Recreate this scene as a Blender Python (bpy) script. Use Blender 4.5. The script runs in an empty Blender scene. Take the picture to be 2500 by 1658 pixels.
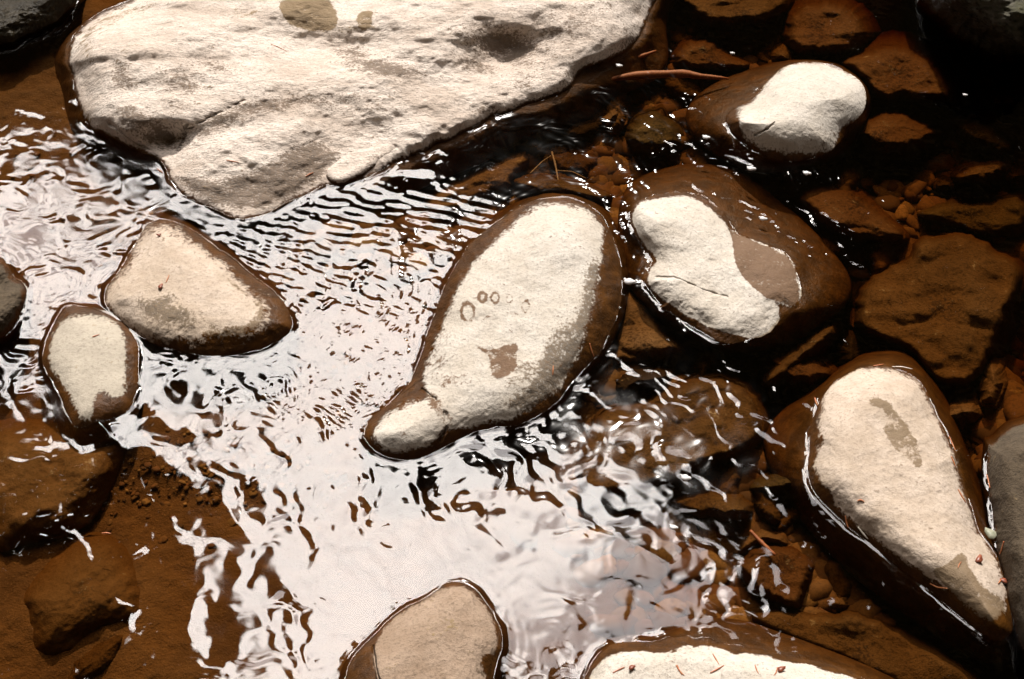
import bpy, math, random
import numpy as np
from mathutils import Vector

random.seed(7)
scene = bpy.context.scene
col = scene.collection
R = math.radians

# ------------------------------------------------------------------ camera
PITCH = R(40.0); DIST = 3.05; FOC = 18.0 / 50.0
CY = -DIST * math.sin(PITCH); CZ = DIST * math.cos(PITCH)
cam_d = bpy.data.cameras.new("camera"); cam_d.lens = 50; cam_d.sensor_width = 36
cam_d.clip_start = 0.05; cam_d.clip_end = 200
cam = bpy.data.objects.new("camera", cam_d); col.objects.link(cam)
cam.location = (0, CY, CZ); cam.rotation_euler = (PITCH, 0, 0)
scene.camera = cam

def unproj(u, v, z=0.0):
    """pixel of the 2500x1658 frame -> point at height z"""
    u = np.asarray(u, float); v = np.asarray(v, float); z = np.asarray(z, float) + 0 * u
    xn = (u - 1250) / 1250 * FOC; yn = -(v - 829) / 1250 * FOC
    dy = math.sin(PITCH) + yn * math.cos(PITCH); dz = -math.cos(PITCH) + yn * math.sin(PITCH)
    t = (z - CZ) / dz
    return np.stack([xn * t, CY + dy * t, z], -1)

def gno(u, v):
    p = unproj(u, v, 0)
    return p[..., 0] / CZ, (p[..., 1] - CY) / CZ

# ------------------------------------------------------------------ node helpers
class NT:
    def __init__(s, tree): s.t = tree; s.n = tree.nodes; s.l = tree.links
    def new(s, typ, **kw):
        n = s.n.new(typ)
        for k, v in kw.items(): setattr(n, k, v)
        return n
    def put(s, sock, val):
        if isinstance(val, bpy.types.NodeSocket): s.l.new(val, sock)
        elif val is not None:
            if hasattr(val, '__len__') and len(val) == 3 and sock.type == 'RGBA': val = (*val, 1)
            sock.default_value = val
    def math(s, op, a, b=None, c=None, clamp=False):
        n = s.new('ShaderNodeMath', operation=op); n.use_clamp = clamp
        s.put(n.inputs[0], a)
        if b is not None: s.put(n.inputs[1], b)
        if c is not None: s.put(n.inputs[2], c)
        return n.outputs[0]
    def noise(s, vec, scale, detail=4, rough=0.55, dist=0.0, out=0):
        n = s.new('ShaderNodeTexNoise'); s.put(n.inputs['Vector'], vec)
        n.inputs['Scale'].default_value = scale; n.inputs['Detail'].default_value = detail
        n.inputs['Roughness'].default_value = rough; n.inputs['Distortion'].default_value = dist
        return n.outputs[out]
    def step(s, x, a, b, lo=0.0, hi=1.0):
        n = s.new('ShaderNodeMapRange', interpolation_type='SMOOTHSTEP')
        s.put(n.inputs[0], x); s.put(n.inputs[1], a); s.put(n.inputs[2], b); s.put(n.inputs[3], lo); s.put(n.inputs[4], hi)
        return n.outputs[0]
    def mix(s, f, a, b, mode='MIX'):
        n = s.new('ShaderNodeMix', data_type='RGBA', blend_type=mode)
        s.put(n.inputs[0], f); s.put(n.inputs[6], a); s.put(n.inputs[7], b)
        return n.outputs[2]
    def attr(s, name):
        return s.new('ShaderNodeAttribute', attribute_name=name).outputs['Fac']
    def scale(s, v, xyz):
        n = s.new('ShaderNodeMapping'); s.put(n.inputs[0], v); n.inputs['Scale'].default_value = xyz
        return n.outputs[0]

# ------------------------------------------------------------------ world: sky seen through a gap in the forest
SUN_G = (0.02, 0.93)                       # x/z, y/z of the sun direction
sun_el = math.atan2(1, math.hypot(*SUN_G)); sun_az = math.atan2(SUN_G[0], SUN_G[1])
world = bpy.data.worlds.new("World"); scene.world = world; world.use_nodes = True
w = NT(world.node_tree); w.n.clear()
sky = w.new('ShaderNodeTexSky', sky_type='NISHITA'); sky.sun_disc = False
sky.sun_elevation = sun_el; sky.sun_rotation = sun_az
tc = w.new('ShaderNodeTexCoord').outputs['Generated']
sep = w.new('ShaderNodeSeparateXYZ'); w.put(sep.inputs[0], tc)
zc = w.math('MAXIMUM', sep.outputs[2], 0.02)
gx = w.math('DIVIDE', sep.outputs[0], zc); gy = w.math('DIVIDE', sep.outputs[1], zc)
cmb = w.new('ShaderNodeCombineXYZ'); w.put(cmb.inputs[0], gx); w.put(cmb.inputs[1], gy)
g0 = cmb.outputs[0]
wn = w.noise(g0, 9.0, 6, 0.6, out=1)
vm = w.new('ShaderNodeVectorMath', operation='MULTIPLY_ADD')
w.put(vm.inputs[0], wn); vm.inputs[1].default_value = (0.14, 0.14, 0); w.put(vm.inputs[2], g0)
sep2 = w.new('ShaderNodeSeparateXYZ'); w.put(sep2.inputs[0], vm.outputs[0])
gxx = w.math('SUBTRACT', sep2.outputs[0], 0.07); gyy = w.math('SUBTRACT', sep2.outputs[1], 0.07)
def ell(px, py, rx, ry, rot=0.0):
    """1 at the middle of an open patch of sky, 0 on its rim; rim given on the frame's flat water"""
    cx, cy = (float(a) for a in gno(px, py))
    ex, _ = gno(px + rx, py); sx = abs(float(ex) - cx)
    _, a = gno(px, py - ry); _, b = gno(px, py + ry); sy = abs(float(a) - float(b)) / 2
    dx = w.math('SUBTRACT', gxx, cx); dy = w.math('SUBTRACT', gyy, cy)
    c, s_ = math.cos(R(rot)), math.sin(R(rot))
    x1 = w.math('ADD', w.math('MULTIPLY', dx, c / sx), w.math('MULTIPLY', dy, s_ / sx))
    y1 = w.math('ADD', w.math('MULTIPLY', dx, -s_ / sy), w.math('MULTIPLY', dy, c / sy))
    return w.math('SUBTRACT', 1.0, w.math('SQRT', w.math('ADD', w.math('MULTIPLY', x1, x1), w.math('MULTIPLY', y1, y1))))
GAPS = [(-20, 620, 400, 250), (330, 760, 330, 250), (800, 750, 340, 270), (760, 1000, 290, 220),
        (900, 1320, 330, 320), (1000, 1640, 470, 260), (1290, 1300, 350, 215), (1530, 1450, 250, 150),
        (930, 570, 230, 85), (450, 520, 180, 80), (900, 2350, 900, 520)]
m = None
for g in GAPS:
    e = ell(*g); m = e if m is None else w.math('SMOOTH_MAX', m, e, 0.12)
gap = w.step(m, -0.07, 0.20)
dim = w.step(ell(1680, 1560, 620, 330), 0.0, 0.6, 1.0, 0.34)        # greyer cloud on this side
dim2 = w.step(ell(900, 2350, 1000, 560), 0.0, 0.3, 1.0, 0.5)
cl = w.step(w.noise(g0, 5.0, 5, 0.55), 0.3, 0.62, 0.70, 1.0)
veil = w.math('MAXIMUM', w.step(ell(230, 520, 240, 220), 0.0, 0.4), w.math('MAXIMUM', w.step(ell(120, 960, 280, 150), 0.0, 0.4), w.step(ell(520, 1010, 200, 110), 0.0, 0.5)))
veil = w.math('MULTIPLY', veil, w.step(w.noise(g0, 17.0, 6, 0.7), 0.46, 0.58, 0, 0.72))      # added dimming of the sky here, for half-bright reflections
lum = w.math('MULTIPLY', w.math('MULTIPLY', w.math('MULTIPLY', dim, dim2), cl), w.math('SUBTRACT', 1.0, veil))
cloudcol = w.mix(lum, (0.88, 0.79, 0.76), (1.0, 0.935, 0.875))
CLOUD = 15.5
cloud = w.mix(1.0, cloudcol, w.math('MULTIPLY', lum, CLOUD), 'MULTIPLY')
skyc = w.mix(1.0, sky.outputs[0], (0.10, 0.10, 0.10), 'MULTIPLY')
open_sky = w.mix(1.0, cloud, skyc, 'ADD')
leaf = w.noise(g0, 14.0, 6, 0.7)
trees = w.mix(w.step(leaf, 0.45, 0.7), (0.012, 0.008, 0.003), (0.070, 0.044, 0.017))
holes = w.step(w.noise(g0, 30.0, 3, 0.6), 0.70, 0.76, 0.0, 0.45)       # chinks between leaves
twigs = w.math('MAXIMUM', w.step(w.noise(g0, 15.0, 5, 0.65), 0.635, 0.69), w.step(w.noise(g0, 34.0, 4, 0.6), 0.665, 0.71, 0, 0.8))   # branches crossing the open sky
gap = w.math('MULTIPLY', gap, w.math('SUBTRACT', 1.0, w.math('MULTIPLY', twigs, 0.85)))
fac = w.math('MAXIMUM', gap, holes)
bg = w.new('ShaderNodeBackground'); w.put(bg.inputs[0], w.mix(fac, trees, open_sky)); bg.inputs[1].default_value = 1.0
out = w.new('ShaderNodeOutputWorld'); w.l.new(bg.outputs[0], out.inputs[0])
world.cycles.sampling_method = 'MANUAL'; world.cycles.sample_map_resolution = 1024

sun_d = bpy.data.lights.new("sun", 'SUN'); sun_d.energy = 4.3; sun_d.angle = R(0.53); sun_d.color = (1.0, 0.94, 0.87)
sun = bpy.data.objects.new("sun", sun_d); col.objects.link(sun)
sun.location = (-1, 4, 5)
sun.rotation_euler = Vector((SUN_G[0], SUN_G[1], 1.0)).to_track_quat('Z', 'Y').to_euler()

scene.view_settings.view_transform = 'Standard'; scene.view_settings.look = 'None'
scene.view_settings.exposure = 0.35; scene.view_settings.gamma = 1.0
scene.cycles.max_bounces = 8; scene.cycles.transparent_max_bounces = 12
scene.cycles.sample_clamp_direct = 12; scene.cycles.sample_clamp_indirect = 4
scene.cycles.use_denoising = True
try: scene.cycles.denoising_prefilter = 'ACCURATE'
except Exception: pass

# ------------------------------------------------------------------ numpy helpers
def hash3(ix, iy, iz, seed):
    h = (ix * 374761393 + iy * 668265263 + iz * 2147483647 + seed * 974634777) & 0xFFFFFFFF
    h = ((h ^ (h >> 13)) * 1274126177) & 0xFFFFFFFF
    h = ((h ^ (h >> 15)) * 2246822519) & 0xFFFFFFFF
    return ((h ^ (h >> 16)) & 0xFFFFFF) / float(0xFFFFFF) * 2 - 1
def vnoise(p, seed=0):
    p = np.asarray(p, float); i = np.floor(p).astype(np.int64); f = p - i
    f = f * f * f * (f * (f * 6 - 15) + 10)
    r = 0
    for a in (0, 1):
        wa = f[..., 0] if a else 1 - f[..., 0]
        for b in (0, 1):
            wb = f[..., 1] if b else 1 - f[..., 1]
            for c in (0, 1):
                wc = f[..., 2] if c else 1 - f[..., 2]
                r = r + wa * wb * wc * hash3(i[..., 0] + a, i[..., 1] + b, i[..., 2] + c, seed)
    return r
def fbm(p, scale, octv=4, seed=0, gain=0.5):
    r = 0; a = 1.0; p = np.asarray(p, float) * scale; tot = 0
    for k in range(octv):
        r = r + a * vnoise(p + 17.3 * k, seed + k); tot += a; a *= gain; p = p * 2.03
    return r / tot
def smooth(poly, it=2):
    p = np.array(poly, float)
    for _ in range(it):
        q = np.roll(p, -1, 0); p = np.stack([0.75 * p + 0.25 * q, 0.25 * p + 0.75 * q], 1).reshape(-1, 2)
    return p
def sdf(pts, poly):
    """signed distance in pixels, positive inside"""
    pts = np.asarray(pts, float); poly = np.asarray(poly, float)
    d2 = np.full(len(pts), 1e18); ins = np.zeros(len(pts), bool)
    for a, b in zip(poly, np.roll(poly, -1, 0)):
        ab = b - a; ap = pts - a
        t = np.clip((ap @ ab) / max(ab @ ab, 1e-9), 0, 1)
        dd = ap - t[:, None] * ab; d2 = np.minimum(d2, (dd * dd).sum(1))
        cond = ((a[1] > pts[:, 1]) != (b[1] > pts[:, 1]))
        if abs(b[1] - a[1]) > 1e-9:
            xi = a[0] + (pts[:, 1] - a[1]) / (b[1] - a[1]) * ab[0]
            ins ^= cond & (pts[:, 0] < xi)
    return np.sqrt(d2) * np.where(ins, 1, -1)
def polar(poly, c, n):
    """radius of a contour around c along n rays"""
    poly = np.asarray(poly, float) - c
    th = np.linspace(0, 2 * np.pi, n, endpoint=False); rad = np.zeros(n)
    dx, dy = np.cos(th), np.sin(th)
    for a, b in zip(poly, np.roll(poly, -1, 0)):
        e = b - a; den = dx * e[1] - dy * e[0]
        den = np.where(np.abs(den) < 1e-9, 1e-9, den)
        t = (a[0] * e[1] - a[1] * e[0]) / den
        s = (a[0] * dy - a[1] * dx) / den
        ok = (s >= -1e-6) & (s <= 1 + 1e-6) & (t > 0)
        rad = np.where(ok & (t > rad), t, rad)
    return rad
SC = 2352 / 900.0
OFF = {1: (0, 0), 2: (800, 0), 3: (1600, 0), 4: (0, 500), 5: (800, 400), 6: (1600, 500),
       7: (0, 1058), 8: (800, 1058), 9: (1600, 1058)}
def Z(k, *pts):
    if k == 0: return [(x * 1.0575, y * 1.0575) for x, y in pts]
    if k == 10: return [(x / 2.941 + 1200, y / 2.941 + 850) for x, y in pts]
    return [(x / SC + OFF[k][0], y / SC + OFF[k][1]) for x, y in pts]

def make_mesh(name, verts, quads, tris=None):
    me = bpy.data.meshes.new(name)
    verts = np.asarray(verts, np.float32); quads = np.asarray(quads, np.int32).reshape(-1, 4)
    tris = np.zeros((0, 3), np.int32) if tris is None else np.asarray(tris, np.int32).reshape(-1, 3)
    me.vertices.add(len(verts)); me.vertices.foreach_set('co', verts.ravel())
    nl = quads.size + tris.size; me.loops.add(nl)
    me.loops.foreach_set('vertex_index', np.concatenate([quads.ravel(), tris.ravel()]))
    nf = len(quads) + len(tris); me.polygons.add(nf)
    st = np.concatenate([np.arange(len(quads)) * 4, quads.size + np.arange(len(tris)) * 3]).astype(np.int32)
    me.polygons.foreach_set('loop_start', st)
    me.update(calc_edges=True)
    me.polygons.foreach_set('use_smooth', np.ones(nf, bool))
    return me
def add_obj(name, me, mat, loc=(0, 0, 0), label=None, cat=None, group=None, kind=None, parent=None):
    o = bpy.data.objects.new(name, me); col.objects.link(o); o.location = loc
    if mat: me.materials.append(mat)
    if label: o['label'] = label
    if cat: o['category'] = cat
    if group: o['group'] = group
    if kind: o['kind'] = kind
    if parent: o.parent = parent
    return o

# ------------------------------------------------------------------ materials
def stone_mat(name, a, b, dark=(0.10, 0.075, 0.05), wet=(0.060, 0.023, 0.004), stain=(0.26, 0.18, 0.09),
              dens=0.5, grain=1.0, wetrough=0.38, stretch=(1, 1, 1), spec=0.32, lichen_shade_gain=1.25):
    mt = bpy.data.materials.new(name); mt.use_nodes = True
    n = NT(mt.node_tree); n.n.clear()
    co0 = n.new('ShaderNodeTexCoord').outputs['Object']
    co = n.scale(co0, stretch)
    big = n.noise(co, 5.0, 4); mid = n.noise(co, 28.0, 6, 0.65); fine = n.noise(co, 150.0, 5, 0.7)
    tiny = n.noise(co, 480.0, 2, 0.6)
    c = n.mix(n.step(n.math('ADD', n.math('MULTIPLY', big, 0.6), n.math('MULTIPLY', mid, 0.4)), 0.38, 0.62), a, b)
    # mineral grain and faint pits
    c = n.mix(n.step(fine, 0.50, 0.66, 0, 0.50 * grain), c, tuple(x * 0.40 for x in a))
    c = n.mix(n.step(n.noise(co, 60.0, 6, 0.75), 0.56, 0.70, 0, 0.45 * grain), c, tuple(x * 0.45 for x in a))
    c = n.mix(n.step(tiny, 0.58, 0.75, 0, 0.35 * grain), c, dark)
    # lichen / mineral crust and painted flank shade where the lichen attribute asks, broken up by noise
    li = n.attr('lichen_shade')
    lf = n.math('ADD', n.math('MULTIPLY', li, lichen_shade_gain), n.math('MULTIPLY', n.math('SUBTRACT', n.math('ADD', n.math('MULTIPLY', mid, 0.5), n.math('MULTIPLY', fine, 0.6)), 0.55), 3.4))
    crust = n.step(lf, 0.34, 0.80, 0, 0.85)
    c = n.mix(crust, c, n.mix(n.step(fine, 0.4, 0.6), dark, tuple(x * 1.9 for x in dark)))
    # damp stains with their own outline
    sf = n.step(n.math('ADD', n.attr('stain'), n.math('ADD', n.math('MULTIPLY', n.math('SUBTRACT', fine, 0.5), 1.6), n.math('MULTIPLY', n.math('SUBTRACT', mid, 0.5), 2.2))), 0.3, 0.75, 0, 0.93)
    c = n.mix(sf, c, stain)
    # wet band
    wv = n.math('ADD', n.attr('wet'), n.math('MULTIPLY', n.math('SUBTRACT', n.math('ADD', n.math('MULTIPLY', mid, 0.5), n.math('MULTIPLY', fine, 0.5)), 0.5), 2.6))
    wf = n.step(wv, 0.36, 0.72)
    wc = n.mix(n.step(mid, 0.35, 0.7), tuple(x * 0.7 for x in wet), tuple(x * 1.5 for x in wet))
    wc = n.mix(n.step(fine, 0.5, 0.75, 0, 0.5), wc, tuple(x * 0.35 for x in wet))
    c = n.mix(wf, c, wc)
    p = n.new('ShaderNodeBsdfPrincipled')
    n.put(p.inputs['Base Color'], c)
    n.put(p.inputs['Roughness'], n.math('SUBTRACT', n.math('SUBTRACT', 0.88, n.math('MULTIPLY', wf, 0.88 - wetrough)), n.math('MULTIPLY', sf, 0.2)))
    n.put(p.inputs['Specular IOR Level'], n.math('MULTIPLY_ADD', wf, -0.12, spec))
    h = n.math('ADD', n.math('ADD', n.math('MULTIPLY', mid, 1.0), n.math('MULTIPLY', fine, 0.42)), n.math('MULTIPLY', tiny, 0.12))
    h = n.math('SUBTRACT', h, n.math('MULTIPLY', crust, 0.08))
    h = n.math('SUBTRACT', h, n.math('MULTIPLY', n.step(n.attr('crack'), 0.2, 0.9), 0.9))
    bp = n.new('ShaderNodeBump'); n.put(bp.inputs['Height'], h); bp.inputs['Distance'].default_value = 0.010; bp.inputs['Strength'].default_value = 0.75 * grain
    n.l.new(bp.outputs[0], p.inputs['Normal'])
    o = n.new('ShaderNodeOutputMaterial'); n.l.new(p.outputs[0], o.inputs[0])
    return mt

M_big = stone_mat('buff_sandstone', (0.58, 0.48, 0.40), (0.76, 0.67, 0.59), grain=1.2, dark=(0.085, 0.058, 0.038), stain=(0.23, 0.155, 0.075), stretch=(1, 1.9, 1))
M_white = stone_mat('pale_stone', (0.50, 0.445, 0.375), (0.58, 0.535, 0.475), dark=(0.07, 0.048, 0.028), grain=0.85, stain=(0.115, 0.054, 0.018))
M_cream = stone_mat('cream_stone', (0.42, 0.335, 0.255), (0.53, 0.44, 0.36), dark=(0.07, 0.05, 0.03), grain=0.7, lichen_shade_gain=1.0, stain=(0.17, 0.115, 0.062))
M_tan = M_cream
M_grey = stone_mat('grey_stone', (0.38, 0.335, 0.27), (0.45, 0.40, 0.325), dark=(0.07, 0.055, 0.035), grain=0.7)
M_pink = stone_mat('rosy_stone', (0.27, 0.19, 0.13), (0.35, 0.26, 0.19), dark=(0.06, 0.04, 0.025))
M_rust = stone_mat('rusty_block', (0.15, 0.095, 0.05), (0.22, 0.15, 0.09), dark=(0.04, 0.025, 0.012))
M_damp = stone_mat('damp_stone', (0.065, 0.046, 0.027), (0.10, 0.073, 0.045), dark=(0.02, 0.014, 0.008), grain=1.3)
M_moss = stone_mat('mossy_stone', (0.11, 0.10, 0.08), (0.035, 0.034, 0.012), dark=(0.012, 0.016, 0.005), wet=(0.02, 0.014, 0.005))
M_dsub = [stone_mat('drowned_stone_brown', (0.0748, 0.0354, 0.0099), (0.1122, 0.0544, 0.0166), dark=(0.0150, 0.0068, 0.0025), grain=1.5, spec=0.05),
          stone_mat('drowned_stone_rust', (0.0816, 0.0320, 0.0083), (0.1054, 0.0449, 0.0124), dark=(0.0150, 0.0054, 0.0016), grain=1.5, spec=0.05),
          stone_mat('drowned_stone_olive', (0.0578, 0.0354, 0.0124), (0.0952, 0.0598, 0.0215), dark=(0.0102, 0.0068, 0.0025), grain=1.5, spec=0.05),
          stone_mat('drowned_stone_tan', (0.1428, 0.0816, 0.0373), (0.1904, 0.1122, 0.0580), dark=(0.0272, 0.0136, 0.0049), grain=1.4, spec=0.05),
          stone_mat('drowned_stone_dark', (0.0238, 0.0122, 0.0049), (0.0408, 0.0218, 0.0091), dark=(0.0082, 0.0041, 0.0016), grain=1.4, spec=0.05),
          stone_mat('drowned_stone_silted', (0.0978, 0.0476, 0.0144), (0.1403, 0.0697, 0.0234), dark=(0.0298, 0.0153, 0.0054), grain=0.9, spec=0.05)]

# ------------------------------------------------------------------ stone builder
WATERLINES = []          # pixel contours at z = 0, for the meniscus of the water
def stone(name, label, outline, H, mat, cat='stone', group=None, z0=0.0, wpx=70, body=None, bodyz=-0.07, foot=-0.55,
          dry=None, c=None, tilt=(0, 0), rough=0.010, rscale=9, seed=0, N=220, M=60, hfun=None, stains=(), lichen_shade=(), cracks=(),
          jag=3.0, damp=None, wetall=False, power=2.0, dryw=10.0, facet=0.0):
    poly = smooth(outline, 2)
    if jag:
        t = np.linspace(0, 1, len(poly), endpoint=False)
    cen = np.array(c if c is not None else poly.mean(0), float)
    rW = polar(poly, cen, N); th = np.linspace(0, 2 * np.pi, N, endpoint=False)
    ring = np.stack([np.cos(th), np.sin(th)], -1)
    pn = np.stack([ring[:, 0] * rW, ring[:, 1] * rW, 0 * th + seed], -1)
    if jag: rW = rW + jag * fbm(pn, 1 / 28.0, 4, seed, 0.6) * 1.6
    edge = cen + ring * rW[:, None]
    if z0 > -0.005: WATERLINES.append(edge.copy())
    rB = polar(smooth(body, 2), cen, N) if body is not None else rW + 16
    rB = np.maximum(rB, rW + 3)
    uv = []; zz = []; ss = []
    # foot -> body -> waterline (outer to inner)
    K1, K2 = 5, 14
    for k in range(K1):
        f = k / K1; uv.append(cen + ring * (rB + 22 * (1 - f))[:, None]); zz.append(np.full(N, foot + (bodyz + z0 - foot) * f ** 0.8)); ss.append(np.ones(N))
    for k in range(K2):
        f = k / K2; uv.append(cen + ring * (rB + (rW - rB) * f)[:, None]); zz.append(z0 + bodyz * (1 - f) ** 1.3 * np.ones(N)); ss.append(np.full(N, 1 - f))
    n_under = len(uv)
    fr = 1 - np.linspace(0, 1, M + 1) ** 1.35
    for f in fr[:-1]:
        uv.append(cen + ring * (rW * f)[:, None]); zz.append(None); ss.append(None)
    uv = np.array(uv); nr = len(uv)
    flat_in = np.concatenate([uv[n_under:].reshape(-1, 2), cen[None]])
    d = np.maximum(sdf(flat_in, edge), 0)
    s = np.clip(d / wpx, 0, 1); prof = 1 - (1 - s) ** power
    rr = (flat_in - cen) / max(rW.max(), 1)
    Hm = H * (1 + tilt[0] * rr[:, 0] + tilt[1] * rr[:, 1])
    zi = z0 + Hm * prof
    base = unproj(flat_in[:, 0], flat_in[:, 1], 0)
    if hfun is not None: zi = zi + hfun(flat_in[:, 0], flat_in[:, 1]) * prof
    fade = np.clip(d / 25, 0, 1)
    nz = rough * fbm(base, rscale, 5, seed, 0.52)
    if facet: nz = nz + facet * (np.abs(fbm(base * np.array([1, 1.6, 1]), rscale * 0.6, 3, seed + 9)) - 0.2)
    zi = zi + nz * fade
    if cracks:
        cr = np.zeros(len(flat_in))
        for pl, wd in cracks:
            pl = np.array(pl, float)
            for a, b in zip(pl[:-1], pl[1:]):
                ab = b - a; t = np.clip(((flat_in - a) @ ab) / (ab @ ab), 0, 1)
                dd = np.linalg.norm(flat_in - a - t[:, None] * ab, axis=1)
                dd = dd * (1 + 0.5 * fbm(base, 60, 2, seed + 4)) + 5 * fbm(base, 45, 3, seed + 3) + 1.5 * (1 + fbm(base, 14, 2, seed + 6) * 2)
                cr = np.maximum(cr, np.exp(-(np.maximum(dd, 0) / wd) ** 2))
        zi = zi - 0.005 * cr
    else: cr = np.zeros(len(flat_in))
    z_u = np.array(zz[:n_under])
    pu = uv[:n_under].reshape(-1, 2); su = np.array(ss[:n_under]).ravel()
    bu = unproj(pu[:, 0], pu[:, 1], 0)
    zu = z_u.ravel() + 1.2 * rough * fbm(bu, rscale, 4, seed + 5) * np.clip(su * 3, 0, 1)
    allp = np.concatenate([pu, flat_in]); allz = np.concatenate([zu, zi])
    V = unproj(allp[:, 0], allp[:, 1], allz)
    nU = len(pu)
    # attributes
    wet = np.ones(len(allp))
    if dry is not None and not wetall:
        sd = sdf(allp, smooth(dry, 2)) if not isinstance(dry, (int, float)) else np.concatenate([-np.ones(nU) * 5, d - dry])
        wet = 0.5 - sd / (2 * dryw); wet = np.clip(wet, -0.6, 1.6); wet[:nU] = 1.6
    else: wet[:] = 1.6 if wetall else -0.6
    if z0 < -0.005: wet[:] = -0.6
    dampm = np.zeros(len(allp))
    if damp is not None:
        sdm = sdf(allp, smooth(damp, 2)); inn = np.clip(0.5 + sdm / 10, 0, 1); inn[:nU] = 0; wd_ = wet > 0.5
        dampm = inn * np.clip((wet - 0.2) * 2.5, 0, 1); wet = np.minimum(wet, 0.5 - sdm / 14); wet[:nU] = 1.6
    def field(items):
        f = np.zeros(len(allp))
        for it in items:
            if it[0] == 'poly': v = np.clip(0.5 + sdf(allp, smooth(it[1], 2)) / (it[2] if len(it) > 2 else 12), 0, 1) * (it[3] if len(it) > 3 else 1)
            elif it[0] == 'ring':
                _, cx, cy, rx, ry, wd, am = it
                q = np.hypot((allp[:, 0] - cx) / rx, (allp[:, 1] - cy) / ry); v = am * np.exp(-(((q - 1) * min(rx, ry)) / wd) ** 2)
            elif it[0] == 'blob':
                _, cx, cy, rx, ry, rot, am = it
                dx = allp[:, 0] - cx; dy = allp[:, 1] - cy; cc, s_ = math.cos(R(rot)), math.sin(R(rot))
                q = ((dx * cc + dy * s_) / rx) ** 2 + ((-dx * s_ + dy * cc) / ry) ** 2; v = am * np.exp(-q)
            f = np.maximum(f, v)
        return f
    li = field(lichen_shade); stn = np.maximum(field(stains), dampm)
    crk = np.concatenate([np.zeros(nU), cr])
    # faces
    nv = len(V); idx = np.arange(nr * N).reshape(nr, N)
    a = idx[:-1]; b = idx[1:]
    q = np.stack([a, np.roll(a, -1, 1), np.roll(b, -1, 1), b], -1).reshape(-1, 4)
    last = idx[-1]; top = nv - 1
    tr = np.stack([last, np.roll(last, -1), np.full(N, top)], -1)
    # base cap
    V = np.concatenate([V, V[:N].mean(0)[None]]); bot = nv
    tb = np.stack([np.roll(idx[0], -1), idx[0], np.full(N, bot)], -1)
    q = q[:, ::-1]; tr = tr[:, ::-1]; tb = tb[:, ::-1]
    org = np.array([V[:, 0].mean(), V[:, 1].mean(), foot])
    me = make_mesh(name, V - org, q, np.concatenate([tr, tb]))
    for nm, arr in (('wet', wet), ('lichen_shade', li), ('stain', stn), ('crack', crk)):
        at = me.attributes.new(nm, 'FLOAT', 'POINT'); at.data.foreach_set('value', np.append(arr, arr[0]).astype(np.float32))
    return add_obj(name, me, mat, tuple(org), label, cat, group)

# ------------------------------------------------------------------ stones standing out of the water
big_out = Z(1, (560, 830), (500, 700), (470, 520), (430, 380), (455, 250), (560, 120), (720, 40), (900, -20)) + \
    [(420, -200), (900, -330), (1500, -260), (1690, -130)] + \
    Z(2, (2130, -60), (2060, 60), (2010, 200), (1940, 315), (1780, 385), (1640, 435), (1600, 490), (1520, 585), (1330, 650), (1210, 690), (1050, 740), (960, 795),
      (850, 860), (630, 945), (500, 1010), (120, 1190), (0, 1190)) + \
    Z(1, (2080, 1180), (1800, 1315), (1600, 1412), (1430, 1370), (1250, 1290), (1110, 1200), (1060, 1090), (1010, 1000), (880, 975), (720, 880))
def big_h(u, v):
    # broad plateau at the top, long ledge stepping down towards the viewer
    def sd_line(x0, y0, x1, y1):
        nx, ny = -(y1 - y0), (x1 - x0); L = math.hypot(nx, ny); return ((u - x0) * nx + (v - y0) * ny) / L
    d1 = sd_line(430, 330, 1330, 90)          # + below this line
    z = -0.030 * (1 / (1 + np.exp(-d1 / 16)))
    d2 = sd_line(400, 470, 900, 330)
    z = z - 0.025 * (1 / (1 + np.exp(-d2 / 22))) / (1 + np.exp((u - 1050) / 60))
    z = z + 0.03 * np.exp(-((u - 330) / 140) ** 2 - ((v - 130) / 120) ** 2)
    z = z - 0.05 * np.exp(-((u - 400) / 70) ** 2 - ((v - 345) / 45) ** 2)
    z = z - 0.035 * np.exp(-((u - 830) / 170) ** 2 - ((v - 110) / 45) ** 2)
    z = z - 0.03 * np.exp(-((u - 1230) / 110) ** 2 - ((v - 120) / 60) ** 2)
    z = z + 0.02 * np.exp(-((u - 1150) / 400) ** 2 - ((v - 10) / 80) ** 2)
    return z
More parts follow.
